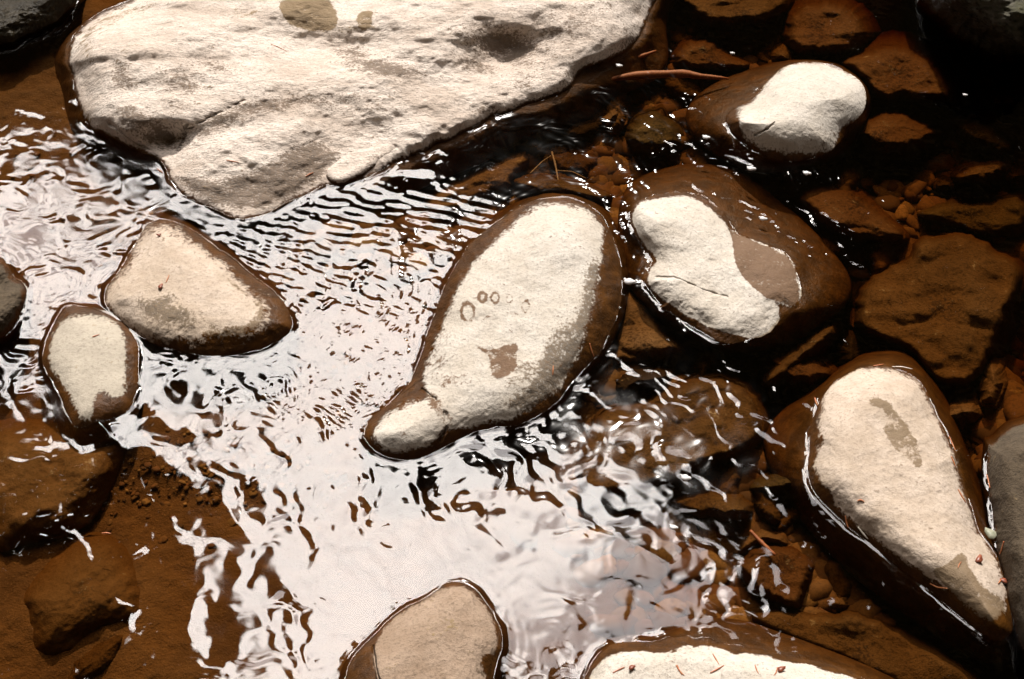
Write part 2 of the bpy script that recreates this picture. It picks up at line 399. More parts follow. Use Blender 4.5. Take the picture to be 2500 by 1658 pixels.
stone('boulder', 'huge flat-topped buff sandstone boulder with dark crust patches, filling the top of the stream', big_out, 0.080, M_big, cat='boulder',
      c=(900, 150), wpx=105, N=760, M=230, rough=0.026, rscale=5, facet=0.020, seed=3, hfun=big_h, jag=5, dry=8, dryw=9, foot=-0.6, power=2.6,
      body=[(x + (x - 900) * 0.05 + (30 if y > 60 and x > 700 else 0), y + (75 if x > 700 and y > 60 else 22)) for x, y in big_out], bodyz=-0.085,
      lichen_shade=[('blob', 300, 185, 38, 52, -20, .62), ('blob', 440, 200, 90, 50, 0, .55), ('blob', 520, 160, 90, 26, 10, .5), ('blob', 440, 260, 50, 30, 0, .45),
              ('poly', Z(1, (1180, 830), (1400, 700), (1600, 620), (1900, 600), (2352, 590), (2300, 680), (1800, 700), (1500, 800), (1300, 900), (1200, 890)), 45, .62),
              ('poly', Z(1, (1080, 1130), (1250, 1120), (1500, 1130), (1750, 1030), (1850, 920), (2050, 900), (2200, 960), (2050, 1150), (1600, 1390), (1300, 1290)), 34, .72),
              ('blob', 940, 165, 120, 28, 8, .75), ('blob', 700, 250, 160, 14, -6, .6), ('blob', 1180, 270, 60, 16, -20, .5), ('blob', 1230, 110, 130, 50, 15, .72), ('blob', 1160, 160, 80, 26, 20, .6), ('blob', 1400, 60, 150, 90, -20, .45),
              ('blob', 1270, 200, 100, 40, -30, .4), ('blob', 900, 260, 180, 30, -5, .36), ('blob', 330, 290, 60, 35, 20, .75), ('blob', 395, 330, 80, 40, 20, .7),
              ('blob', 860, 130, 80, 25, 10, .6), ('blob', 1540, 110, 40, 60, 0, .6), ('blob', 1090, 350, 140, 18, -22, .45), ('blob', 1380, 190, 50, 60, 60, .4)],
      stains=[('poly', Z(1, (1770, -20), (2080, -20), (2150, 60), (2160, 170), (2100, 210), (1920, 190), (1800, 130)), 10), ('poly', Z(2, (180, 80), (280, 60), (290, 110), (270, 190), (190, 200)), 8, .9),
              ('poly', Z(1, (560, 130), (700, 60), (950, 10), (1000, 60), (850, 100), (640, 190), (570, 280), (600, 400), (540, 380), (480, 280)), 30, .55),
              ('blob', 600, 30, 40, 16, 0, .5), ('blob', 320, 120, 60, 20, -20, .35), ('blob', 205, 290, 22, 40, 0, .7), ('blob', 860, 75, 60, 30, 0, .5)],
      cracks=[(Z(1, (1180, 800), (1170, 900), (1120, 980)), 5), (Z(1, (1180, 830), (1400, 720), (1560, 640)), 2.2), (Z(1, (700, 790), (850, 900), (960, 960)), 5)])

stone('river_stone', 'small block wedged under the lower edge of the huge buff boulder',
      Z(2, (-40, 1110), (-10, 1040), (90, 950), (210, 900), (400, 860), (520, 880), (480, 975), (310, 1075), (110, 1190), (10, 1180)), 0.020, M_big,
      wpx=26, dry=9, dryw=7, seed=11, jag=2, N=200, M=40, rough=0.008, lichen_shade=[('blob', 930, 385, 60, 20, -20, .4)], bodyz=-0.05, foot=-0.4)

stone('river_stone', 'wedge-shaped cream stone with a dark stain, left of centre in the bright water',
      Z(4, (940, 115), (1040, 88), (1130, 110), (1250, 175), (1400, 285), (1500, 350), (1600, 440), (1750, 550), (1830, 640), (1878, 750), (1865, 800), (1780, 870), (1680, 930), (1600, 950),
        (1450, 965), (1270, 970), (1120, 930), (950, 880), (830, 790), (740, 715), (672, 655), (660, 590), (700, 500), (800, 360), (900, 180)), 0.045, M_cream,
      wpx=90, N=420, M=120, seed=21, rough=0.008, jag=2,
      dryw=30, dry=Z(4, (1000, 135), (1100, 165), (1260, 280), (1440, 400), (1560, 560), (1680, 610), (1690, 740), (1600, 830), (1440, 830), (1300, 850), (1150, 850), (1000, 850), (900, 830), (800, 750), (700, 640), (685, 570), (760, 470), (870, 300), (930, 190)),
      lichen_shade=[('poly', Z(4, (1000, 560), (1120, 590), (1300, 720), (1230, 820), (1000, 800), (900, 700), (880, 620)), 70, .95), ('blob', 510, 790, 70, 14, 35, .6), ('blob', 560, 830, 80, 14, 8, .8),  # the two blobs put shade into the colour along the lower edge
              ('poly', Z(4, (780, 585), (860, 620), (900, 600), (880, 640)), 6, .6)],
      stains=[('poly', Z(4, (1430, 440), (1520, 500), (1600, 590), (1540, 570), (1440, 490)), 10, .7), ('poly', Z(4, (1600, 590), (1700, 600), (1700, 760), (1560, 860), (1300, 840), (1260, 800), (1500, 800), (1660, 720)), 26, .8)])

stone('river_stone', 'small grey shield-shaped stone with notched lower edge, touching the wedge-shaped cream stone',
      Z(4, (440, 638), (530, 655), (690, 680), (800, 770), (870, 860), (892, 930), (882, 1100), (880, 1200), (820, 1330), (720, 1370), (640, 1400), (560, 1430), (480, 1430), (430, 1350), (370, 1200),
        (290, 1060), (265, 1000), (290, 870), (350, 740), (400, 665)), 0.026, M_grey, wpx=65, N=360, M=90, seed=31, rough=0.006, jag=2, dryw=13,
      dry=Z(4, (400, 740), (500, 708), (600, 722), (700, 725), (765, 780), (800, 880), (795, 1000), (795, 1150), (785, 1220), (720, 1225), (665, 1170), (612, 1200), (590, 1280), (585, 1360), (530, 1355), (480, 1280), (400, 1140), (340, 1050), (315, 960), (330, 850)),
      body=Z(4, (430, 600), (560, 620), (700, 650), (830, 760), (910, 900), (920, 1200), (860, 1400), (760, 1500), (560, 1620), (430, 1600), (370, 1400), (300, 1150), (235, 1000), (260, 850), (370, 660)), bodyz=-0.06)

stone('river_stone', 'dark rough stone cut off by the left edge of the picture',
      Z(4, (-120, 300), (0, 325), (50, 380), (90, 465), (150, 500), (176, 560), (152, 660), (100, 760), (30, 840), (-20, 860), (-150, 900), (-300, 600)), 0.045, M_damp,
      wpx=50, N=260, M=70, seed=41, rough=0.016, rscale=14, dry=12, lichen_shade=[('blob', 20, 760, 30, 90, 20, .4)])

stone('river_stone', 'long pale stone at the centre with wet footprint marks and rough brown flank',
      Z(5, (1180, 300), (1270, 250), (1400, 215), (1500, 208), (1620, 235), (1720, 290), (1790, 380), (1830, 480), (1870, 600), (1885, 800), (1860, 950), (1810, 1080), (1740, 1220), (1640, 1310), (1545, 1400))
      + Z(10, (548, 300), (470, 400), (380, 465), (250, 535), (110, 568)) + Z(0, (1135, 988), (1090, 1000), (1000, 1045), (950, 1063), (885, 1058), (840, 1022), (838, 990), (860, 960), (905, 925), (950, 885), (985, 780), (1015, 690), (1050, 615), (1090, 555), (1150, 510)),
      0.058, M_white, wpx=115, N=560, M=170, seed=52, rough=0.010, rscale=7, jag=2.5, c=(1200, 800), power=2.2, tilt=(0.05, -0.12),
      dryw=15, dry=[(1309, 507), (1351, 494), (1397, 503), (1431, 515), (1458, 542), (1472, 561), (1472, 591), (1465, 614), (1462, 649), (1452, 706), (1440, 760), (1415, 850), (1380, 925), (1330, 975), (1270, 1010), (1190, 1030), (1110, 1050), (1085, 1035), (1070, 1065), (1030, 1090), (970, 1105), (925, 1090), (910, 1060),
           (940, 1020), (1000, 978), (1050, 980), (1046, 950), (1036, 915), (1056, 860), (1086, 790), (1112, 720), (1150, 650), (1200, 600), (1260, 540)],
      lichen_shade=[('poly', Z(5, (1640, 640), (1740, 560), (1780, 700), (1720, 1000), (1640, 1250), (1480, 1480), (1440, 1568), (1200, 1600), (1050, 1560), (1250, 1420), (1360, 1200), (1450, 1040), (1600, 960)), 40, .66),
              ('blob', 1290, 930, 60, 60, 0, .5)],
      stains=[('poly', Z(5, (930, 1150), (1000, 1180), (1080, 1180), (1130, 1150), (1215, 1140), (1215, 1230), (1200, 1330), (1150, 1350), (1070, 1390), (1030, 1330), (1035, 1240), (980, 1200)), 8, .8),
              ('ring', 1142, 762, 16, 21, 5, .80), ('ring', 1178, 725, 9, 12, 4.5, .80), ('ring', 1209, 727, 10, 12, 4.5, .78), ('ring', 1243, 730, 8, 10, 4.5, .74), ('ring', 1283, 748, 9, 13, 4, .70),
              ('ring', 1183, 637, 6, 4, 2, .4), ('ring', 1147, 682, 7, 4, 2, .4), ('blob', 1190, 773, 16, 5, -30, .5), ('blob', 1270, 770, 34, 4, 15, .42),
              ('poly', [(940, 960), (1010, 930), (1075, 780), (1110, 760), (1080, 880), (1030, 990), (960, 1010)], 50, .4), ('poly', [(1030, 940), (1060, 955), (1100, 1000), (1115, 1050), (1085, 1070), (1078, 1020), (1045, 985)], 14, .55), ('blob', 1110, 920, 70, 30, -40, .3)],
      cracks=[([(1030, 950), (1062, 975), (1088, 1008), (1092, 1040), (1075, 1075)], 3)])

stone('river_stone', 'bright white kidney-shaped stone with a damp brown ledge, right of the centre stone',
      Z(0, (1452, 500), (1462, 465), (1515, 448), (1575, 440), (1630, 455), (1680, 500), (1705, 545)) + Z(6, (560, 200), (700, 250), (820, 300), (895, 370), (915, 480), (945, 560), (900, 665))
      + Z(6, (820, 690), (740, 815), (600, 865), (480, 895), (380, 865), (250, 800), (130, 700), (0, 640)) + Z(5, (2200, 960), (2080, 850), (2010, 760), (2040, 680), (2075, 620), (2010, 520), (1950, 440)),
      0.042, M_white, wpx=80, N=420, M=110, seed=61, rough=0.012, jag=3, c=(1690, 680), tilt=(-0.35, -0.1),
      body=Z(0, (1425, 490), (1450, 420), (1540, 383), (1650, 378), (1730, 400), (1790, 460), (1850, 505), (1925, 580), (1968, 650), (1955, 700), (1905, 745), (1830, 795), (1740, 815), (1670, 815), (1590, 780), (1510, 735), (1450, 660), (1430, 580)), bodyz=-0.085,
      dry=Z(0, (1460, 495), (1475, 465), (1520, 460), (1575, 450), (1610, 460), (1650, 490), (1685, 530), (1695, 570), (1695, 600), (1715, 640), (1760, 680), (1800, 705), (1800, 745), (1780, 772), (1735, 783), (1690, 770), (1640, 755), (1580, 725), (1530, 690), (1497, 660), (1497, 625), (1522, 600), (1492, 570), (1464, 525)),
      dryw=6, damp=Z(6, (440, 150), (500, 165), (640, 235), (800, 295), (885, 365), (905, 480), (935, 570), (885, 660), (800, 625), (700, 600), (560, 500), (450, 350)), cracks=[(Z(6, (0, 460), (150, 470), (300, 540), (460, 590)), 3)])

stone('river_stone', 'egg-shaped pale stone near the top right, bright above and tan below a slanting crack',
      Z(3, (820, 425), (930, 392), (1080, 400), (1210, 448), (1320, 520), (1350, 600), (1335, 700), (1280, 770), (1190, 830), (1170, 900), (1130, 965), (1060, 995), (950, 1020), (860, 1030), (750, 1018), (620, 955), (540, 900), (480, 850), (450, 780), (455, 725), (530, 675), (630, 630), (690, 550), (760, 470)),
      0.078, M_white, wpx=110, N=380, M=110, seed=71, rough=0.005, jag=2, dryw=14, tilt=(-0.25, -0.25),
      body=Z(3, (190, 720), (260, 610), (430, 500), (620, 440), (880, 375), (1100, 385), (1240, 440), (1370, 560), (1370, 720), (1240, 960), (1080, 1040), (860, 1080), (640, 1110), (450, 1030), (330, 950), (220, 850)), bodyz=-0.08,
      dry=Z(3, (830, 430), (930, 397), (1080, 405), (1210, 452), (1320, 520), (1345, 600), (1335, 690), (1270, 760), (1160, 830), (1150, 900), (1120, 950), (1050, 965), (900, 985), (760, 960), (660, 930), (580, 880), (560, 840), (530, 740), (550, 690), (640, 640), (700, 550), (770, 475)),
      lichen_shade=[('blob', 1890, 385, 110, 26, 0, .5), ('blob', 2030, 340, 40, 50, 0, .45)], cracks=[(Z(3, (640, 860), (720, 820), (770, 770)), 2)])

stone('river_stone', 'long tapering cream stone with a brown smear on top, lower right',
      Z(6, (1010, 1330), (1080, 1200), (1180, 1100), (1330, 1030), (1460, 1020), (1600, 1065), (1690, 1120), (1730, 1190), (1790, 1320), (1860, 1440), (1905, 1568))
      + Z(9, (1930, 100), (1965, 300), (2010, 450), (2060, 620), (2140, 720), (2200, 820), (2245, 950), (2262, 1100), (2290, 1260), (2200, 1340), (2110, 1300), (1950, 1180), (1800, 1045), (1650, 930), (1500, 815), (1350, 685), (1200, 580), (1080, 460), (1000, 370), (968, 250), (985, 120), (985, 20)),
      0.062, M_cream, wpx=100, N=520, M=130, seed=81, rough=0.009, jag=2, dryw=15, c=(2200, 1190), tilt=(0.1, 0.0),
      body=Z(6, (690, 1480), (780, 1330), (950, 1220), (1150, 1070), (1300, 950), (1580, 910), (1740, 1050), (1880, 1280), (1960, 1500))
      + Z(9, (2020, 200), (2150, 600), (2280, 850), (2310, 1200), (2300, 1420), (2150, 1480), (1950, 1400), (1700, 1230), (1450, 1060), (1200, 860), (1000, 640), (820, 400), (720, 200), (690, 60)), bodyz=-0.10,
      dry=Z(6, (1075, 1230), (1110, 1150), (1200, 1090), (1330, 1052), (1450, 1047), (1560, 1080), (1660, 1110), (1705, 1180), (1755, 1290), (1825, 1420), (1872, 1568))
      + Z(9, (1890, 120), (1930, 300), (1985, 450), (2025, 610), (2105, 700), (2165, 800), (2225, 950), (2235, 1060), (2200, 1180), (2100, 1190), (1990, 1090), (1850, 960), (1700, 880), (1600, 810), (1480, 730), (1350, 630), (1225, 530), (1155, 440), (1130, 370), (1080, 320), (1022, 240), (1022, 180), (1035, 100), (1085, 50), (1055, 0))
      + Z(6, (1045, 1500), (1050, 1400)),
      lichen_shade=[('blob', 2400, 1490, 90, 50, 50, .5)],
      stains=[('poly', Z(6, (1350, 1240), (1420, 1225), (1500, 1270), (1560, 1360), (1620, 1420), (1680, 1530), (1715, 1640), (1690, 1690), (1600, 1620), (1520, 1560), (1450, 1440), (1480, 1350), (1440, 1300), (1360, 1280)), 9, .75),
              ('poly', Z(9, (1740, 870), (1880, 820), (1960, 740), (2000, 850), (2100, 1000), (2230, 1040), (2260, 1260), (2100, 1260), (1950, 1120), (1850, 980)), 12, .95)])

stone('river_stone', 'damp grey-brown boulder cut off by the right edge of the picture',
      Z(6, (2600, 1330), (2352, 1390), (2220, 1450), (2150, 1540)) + Z(9, (2120, 60), (2112, 250), (2140, 450), (2165, 600), (2178, 740), (2205, 830), (2228, 950), (2258, 1100), (2300, 1260), (2360, 1420), (2600, 1500), (2900, 1000), (2900, 200)),
      0.09, M_damp, wpx=70, N=340, M=90, seed=91, rough=0.010, dry=4, jag=2, c=(2560, 1330), foot=-0.5, lichen_shade=[('blob', 2450, 1350, 60, 200, 0, .25)])

stone('river_stone', 'rounded rosy-tan stone cut off by the bottom edge left of centre',
      Z(8, (90, 1640), (115, 1540), (140, 1465), (190, 1395), (300, 1290), (420, 1160), (600, 1060), (700, 1000), (750, 948), (860, 945), (950, 995), (1015, 1080), (1075, 1180), (1112, 1280), (1117, 1370), (1085, 1450), (1060, 1568), (1040, 1700), (700, 1900), (250, 1850)),
      0.045, M_pink, wpx=80, N=400, M=110, seed=101, rough=0.008, jag=2,
      dry=Z(8, (300, 1370), (350, 1250), (425, 1175), (600, 1080), (725, 1000), (800, 968), (900, 1000), (985, 1080), (1045, 1170), (1075, 1260), (1080, 1350), (1050, 1410), (985, 1400), (975, 1480), (1010, 1560), (990, 1700), (700, 1860), (330, 1800), (320, 1560), (290, 1450)),
      lichen_shade=[('blob', 1090, 1500, 40, 20, 0, .3), ('blob', 1180, 1640, 20, 40, 0, .5)], stains=[('blob', 1100, 1520, 70, 30, -15, .35)], cracks=[(Z(8, (290, 1360), (300, 1460), (330, 1600)), 5)])

stone('river_stone', 'flat white stone with scalloped wet edge and scattered needles at the bottom edge',
      Z(8, (1610, 1640), (1650, 1540), (1720, 1400), (1850, 1328), (2000, 1330), (2100, 1335), (2200, 1300), (2352, 1285)) + Z(9, (120, 1315), (300, 1300), (450, 1340), (700, 1390), (900, 1430), (1100, 1470), (1300, 1530), (1450, 1650), (1300, 1900), (600, 2000), (-200, 1900)),
      0.055, M_white, wpx=60, N=440, M=90, seed=111, rough=0.008, jag=4, c=(1750, 1720),
      body=Z(8, (1580, 1660), (1620, 1520), (1700, 1370), (1850, 1290), (2100, 1290), (2352, 1200)) + Z(9, (150, 1190), (380, 1180), (600, 1200), (850, 1290), (1100, 1380), (1400, 1500), (1620, 1620), (1500, 2000), (600, 2100), (-300, 2000)), bodyz=-0.05,
      dry=Z(8, (1650, 1650), (1680, 1540), (1740, 1450), (1850, 1400), (2020, 1390), (2120, 1410), (2230, 1380), (2290, 1350), (2352, 1365)) +
      Z(9, (60, 1400), (120, 1400), (170, 1370), (230, 1375), (330, 1350), (430, 1375), (520, 1420), (580, 1400), (640, 1420), (700, 1415), (780, 1450), (900, 1470), (980, 1470), (1050, 1510), (1200, 1540), (1300, 1570), (1340, 1680), (1200, 1850), (600, 1950), (-150, 1850)), dryw=5)

stone('boulder', 'dark olive mossy boulder cut off by the top left corner', Z(1, (-300, 300), (40, 285), (200, 215), (350, 150), (440, 60), (520, -20), (500, -250), (0, -400), (-400, -100)), 0.05, M_moss, cat='boulder',
      wpx=60, N=240, M=60, seed=121, rough=0.02, rscale=11, wetall=True, jag=4)
stone('boulder', 'dark grey-green mossy boulder cut off by the top right corner', Z(3, (1650, -60), (1700, 10), (1780, 90), (1860, 150), (1930, 230), (2050, 290), (2150, 348), (2352, 362), (2600, 350), (2800, -100), (2300, -500), (1700, -400)), 0.16, M_moss, cat='boulder',
      wpx=130, N=300, M=80, seed=131, rough=0.05, rscale=9, dry=[(2300, -300), (2360, 0), (2420, 40), (2480, 90), (2600, 110), (2800, -200)], dryw=40, jag=5, lichen_shade=[('blob', 2450, 80, 40, 30, 30, .5)])

# ------------------------------------------------------------------ stones wholly under water
SUB = [
 ('brown drowned stone marbled with sky reflections, between the centre stone and the long tapering stone', 0, -0.075, 0.055, Z(10, (860, 420), (1180, 340), (1400, 225), (1600, 195), (1800, 270), (1900, 400), (1955, 590), (1900, 700), (1750, 770), (1500, 880), (1250, 990), (1000, 1050), (750, 1080), (600, 1000), (630, 750), (740, 520))),
 ('small dark lozenge stone under water just above the marbled brown stone', 4, -0.07, 0.05, Z(10, (890, 240), (950, 198), (1150, 160), (1275, 160), (1285, 220), (1200, 275), (1050, 300), (950, 360), (895, 320))),
 ('thin tan sliver of stone under water below the small dark lozenge stone', 3, -0.09, 0.02, Z(10, (960, 360), (1100, 300), (1250, 230), (1400, 200), (1330, 280), (1150, 340), (1040, 365))),
 ('long brown finger-shaped stone under water, pointing up and right below the kidney-shaped stone', 0, -0.11, 0.07, Z(6, (670, 1150), (750, 1010), (870, 910), (1000, 825), (1120, 755), (1165, 785), (1135, 870), (1000, 965), (850, 1095), (740, 1165))),
 ('broad drowned brown slab at the right, lit tan on its upper right', 0, -0.17, 0.11, Z(6, (1280, 560), (1400, 400), (1620, 330), (1660, 200), (1900, 165), (2090, 195), (2160, 280), (2300, 350), (2355, 440), (2310, 600), (2240, 770), (2170, 960), (2050, 1160), (1850, 1180), (1700, 1080), (1600, 930), (1400, 880), (1260, 790))),
 ('round rust-brown drowned stone above the egg-shaped pale stone', 1, -0.12, 0.08, Z(3, (850, 290), (840, 190), (880, 90), (980, 15), (1150, 5), (1265, 55), (1345, 170), (1345, 250), (1250, 335), (1080, 375), (920, 360))),
 ('rust-brown triangular drowned stone right of the egg-shaped pale stone', 1, -0.13, 0.09, Z(3, (1150, 390), (1300, 325), (1500, 285), (1650, 305), (1770, 400), (1860, 510), (1905, 620), (1850, 665), (1600, 640), (1400, 650), (1300, 520))),
 ('dark brown drowned stone close below the rust-brown triangular one', 1, -0.15, 0.09, Z(3, (1330, 760), (1450, 695), (1600, 715), (1730, 775), (1790, 860), (1710, 945), (1500, 995), (1350, 965), (1280, 880))),
 ('dim olive drowned stone near the right edge above the leaf-shaped one', 2, -0.22, 0.10, Z(3, (1920, 790), (2050, 740), (2200, 840), (2310, 950), (2220, 1010), (2050, 960), (1950, 890))),
 ('leaf-shaped tan-brown drowned stone near the right edge', 0, -0.18, 0.10, Z(3, (1880, 1125), (2050, 1035), (2200, 1005), (2260, 1090), (2150, 1185), (1950, 1175))),
 ('small drowned pebble right of the leaf-shaped stone', 0, -0.18, 0.08, Z(3, (2260, 1110), (2320, 1080), (2350, 1130), (2300, 1170), (2250, 1160))),
 ('small dim pebble left of the leaf-shaped drowned stone', 2, -0.2, 0.07, Z(3, (1770, 1180), (1830, 1130), (1900, 1160), (1890, 1210), (1810, 1220))),
 ('long dim olive slab under dark water at the right edge', 2, -0.22, 0.10, Z(3, (1610, 1360), (1840, 1250), (2100, 1290), (2352, 1190), (2420, 1480), (2150, 1560), (1900, 1470), (1700, 1430))),
 ('angular rust-coloured drowned stone left of the egg-shaped pale stone, above the long stick', 1, -0.13, 0.08, Z(3, (95, 410), (150, 295), (280, 235), (400, 275), (470, 345), (610, 400), (560, 455), (380, 470), (200, 455))),
 ('wide brown drowned slab at the top edge right of the huge boulder', 0, -0.12, 0.08, Z(3, (130, -60), (840, -60), (850, 60), (700, 140), (450, 180), (300, 150), (200, 80))),
 ('small ochre pebble under water just above the egg-shaped pale stone', 3, -0.12, 0.05, Z(3, (750, 350), (800, 300), (850, 340), (840, 390), (780, 400))),
 ('round olive drowned stone left of the egg-shaped stone below the long stick', 2, -0.12, 0.07, Z(2, (1890, 870), (1950, 740), (2080, 690), (2200, 750), (2285, 880), (2200, 975), (2060, 1005), (1930, 960))),
 ('upright rust-red pebble under water below the right end of the huge boulder', 3, -0.12, 0.07, Z(2, (1735, 760), (1800, 685), (1872, 690), (1862, 770), (1800, 825), (1745, 810))),
 ('brown drowned stone hugging the upper edge of the centre stone', 0, -0.09, 0.06, Z(5, (1185, 100), (1280, 75), (1500, 80), (1650, 125), (1790, 180), (1795, 225), (1700, 262), (1500, 215), (1350, 215), (1230, 175))),
 ('broad tan drowned slab between the huge boulder and the centre stone', 3, -0.12, 0.055, Z(2, (600, 1260), (900, 1110), (1150, 990), (1285, 950), (1300, 1060), (1200, 1130), (1180, 1210), (980, 1260), (900, 1340), (640, 1400))),
 ('brown mottled drowned boulder below the small grey stone, left edge', 5, -0.09, 0.060, Z(7, (-100, -60), (200, -70), (560, -40), (800, 10), (810, 120), (710, 320), (600, 540), (450, 640), (250, 665), (100, 720), (0, 770), (-200, 500))),
 ('smooth orange-brown drowned boulder in the lower left', 5, -0.105, 0.055, Z(7, (120, 1050), (260, 860), (440, 690), (660, 635), (830, 740), (900, 900), (930, 1100), (880, 1230), (640, 1250), (480, 1390), (330, 1430), (200, 1380), (170, 1150))),
 ('dark drowned lump by the bottom edge in the lower left', 0, -0.115, 0.035, Z(7, (430, 1420), (640, 1285), (800, 1210), (860, 1300), (780, 1450), (620, 1600), (380, 1640))),
 ('round dark drowned stone left of the long tapering stone', 1, -0.11, 0.07, Z(9, (510, 850), (580, 745), (700, 695), (850, 715), (985, 785), (1025, 870), (985, 960), (940, 1110), (860, 1130), (750, 1100), (600, 1010), (535, 930))),
 ('wide brown drowned slab in the lower right, below the long tapering stone', 0, -0.13, 0.075, Z(9, (560, 1130), (800, 1090), (1050, 1140), (1300, 1130), (1500, 1215), (1800, 1375), (2000, 1500), (2150, 1640), (1650, 1680), (1400, 1560), (1100, 1430), (850, 1330), (650, 1260))),
 ('small brown drowned stone under broken reflections, left of the round dark one', 0, -0.10, 0.06, Z(9, (80, 400), (250, 365), (500, 375), (625, 450), (590, 550), (450, 565), (300, 545), (110, 490))),
 ('narrow brown drowned stone leaning on the flank of the long tapering stone', 0, -0.11, 0.05, Z(9, (610, 340), (650, 290), (760, 400), (810, 500), (800, 595), (740, 605), (640, 500))),
 ('small flat drowned stone below the round dark one', 3, -0.13, 0.04, Z(9, (1085, 1020), (1200, 1005), (1270, 1115), (1180, 1150), (1090, 1120))),
 ('amber drowned slab between the centre stone and the kidney-shaped stone', 3, -0.12, 0.06, Z(5, (1890, 800), (2000, 860), (2150, 1040), (2290, 1180), (2210, 1245), (1950, 1290), (1770, 1305), (1840, 1060))),
 ('rust-brown drowned stone right of the upper end of the kidney-shaped stone', 1, -0.12, 0.07, Z(3, (890, 1250), (1000, 1185), (1200, 1195), (1350, 1275), (1500, 1400), (1620, 1520), (1420, 1570), (1150, 1490), (1060, 1450), (950, 1345))),
 ('tan flat drowned stone touching the orange-red stick in the lower right', 3, -0.11, 0.035, Z(9, (560, 640), (700, 600), (850, 680), (830, 730), (700, 700), (620, 760), (500, 800), (480, 720))),
 ('dark drowned stone at the lower right by the white flat stone', 4, -0.2, 0.05, Z(9, (1870, 1390), (1960, 1380), (2040, 1430), (2020, 1480), (1930, 1470))),
 ('dim drowned stone in the dark pool at the far left', 4, -0.16, 0.06, Z(1, (200, 420), (280, 360), (380, 380), (400, 460), (320, 540), (210, 530))),
 ('dark brown drowned slab along the lower edge of the huge boulder', 4, -0.14, 0.06, Z(2, (300, 1230), (700, 1040), (1050, 870), (1400, 760), (1500, 820), (1300, 940), (900, 1090), (600, 1240), (400, 1290))),
]
rs = random.Random(11)
EXTRA = [(1500, 270, 'below the left end of the long reddish stick'), (1590, 330, 'left of the round olive drowned stone'), (1440, 300, 'in the shade off the lower edge of the huge boulder'), (1660, 210, 'just under the long reddish stick'),
         (1560, 60, 'off the right end of the huge boulder, at the top edge'), (1580, 125, 'beside the right shoulder of the huge boulder'), (1400, 395, 'right beside the forked pale twig'), (1310, 360, 'left of the forked pale twig'),
         (2060, 470, 'below and right of the egg-shaped pale stone'), (2150, 620, 'at the upper left corner of the broad drowned brown slab'), (2000, 610, 'between the kidney-shaped stone and the broad drowned slab'), (1720, 890, 'in the dark gap below the kidney-shaped stone'),
         (1960, 900, 'right of the long brown finger-shaped stone'), (2080, 860, 'above the top of the long tapering stone'), (2330, 1010, 'right of the top of the long tapering stone'), (2420, 940, 'below the broad drowned slab near the right edge'),
         (1900, 1180, 'between the marbled drowned stone and the long tapering stone'), (1780, 1190, 'under the lower edge of the marbled drowned stone'), (1930, 1260, 'above right of the round dark drowned stone'), (2040, 1420, 'right of the round dark drowned stone'),
         (1700, 1290, 'left of the orange-red stick under broken reflections'), (2250, 1000, 'behind the shoulder of the long tapering stone'), (1440, 1000, 'beside the lower right flank of the centre stone'), (1650, 640, 'hidden')]
words = ['angular brown', 'small rust-brown', 'dull olive', 'flat tan', 'dark brown']
for (eu, ev, where) in EXTRA:
    if where == 'hidden': continue
    r0 = rs.uniform(34, 66); ro = rs.uniform(0, 3.14); nn_ = rs.choice([5, 6, 7]); pl = []
    for k_ in range(nn_):
        a_ = 6.283 * k_ / nn_ + rs.uniform(-.3, .3); x_ = r0 * rs.uniform(.8, 1.2) * math.cos(a_) * 1.35; y_ = r0 * rs.uniform(.7, 1.1) * math.sin(a_) * 0.8
        pl.append((eu + x_ * math.cos(ro) - y_ * math.sin(ro), ev + x_ * math.sin(ro) + y_ * math.cos(ro)))
    mi_ = rs.choice([0, 0, 1, 2, 3, 4]); SUB.append((words[mi_] + ' drowned stone ' + where, mi_, -rs.uniform(.11, .15), rs.uniform(.035, .06), pl))
def soft(p): return np.mean([a[0] for a in p]) < 500 and np.mean([a[1] for a in p]) > 1000
for i, (lab, mi, z0, H, pts) in enumerate(SUB):
    stone('drowned_stone', lab, pts, H, M_dsub[mi], z0=z0, wpx=95 if soft(pts) else 30, N=170, M=40, seed=200 + i, rough=0.020, rscale=11, jag=2 if soft(pts) else 7, power=2.0 if soft(pts) else 2.6, group='drowned stones on the stream bed',
          bodyz=-0.05 if not soft(pts) else -0.03, foot=z0 - 0.25, lichen_shade=[('blob', np.mean([p[0] for p in pts]) + random.uniform(-40, 40), np.mean([p[1] for p in pts]) + random.uniform(-30, 30), 60, 40, random.uniform(0, 90), .5)], facet=0.010 if soft(pts) else 0.030)

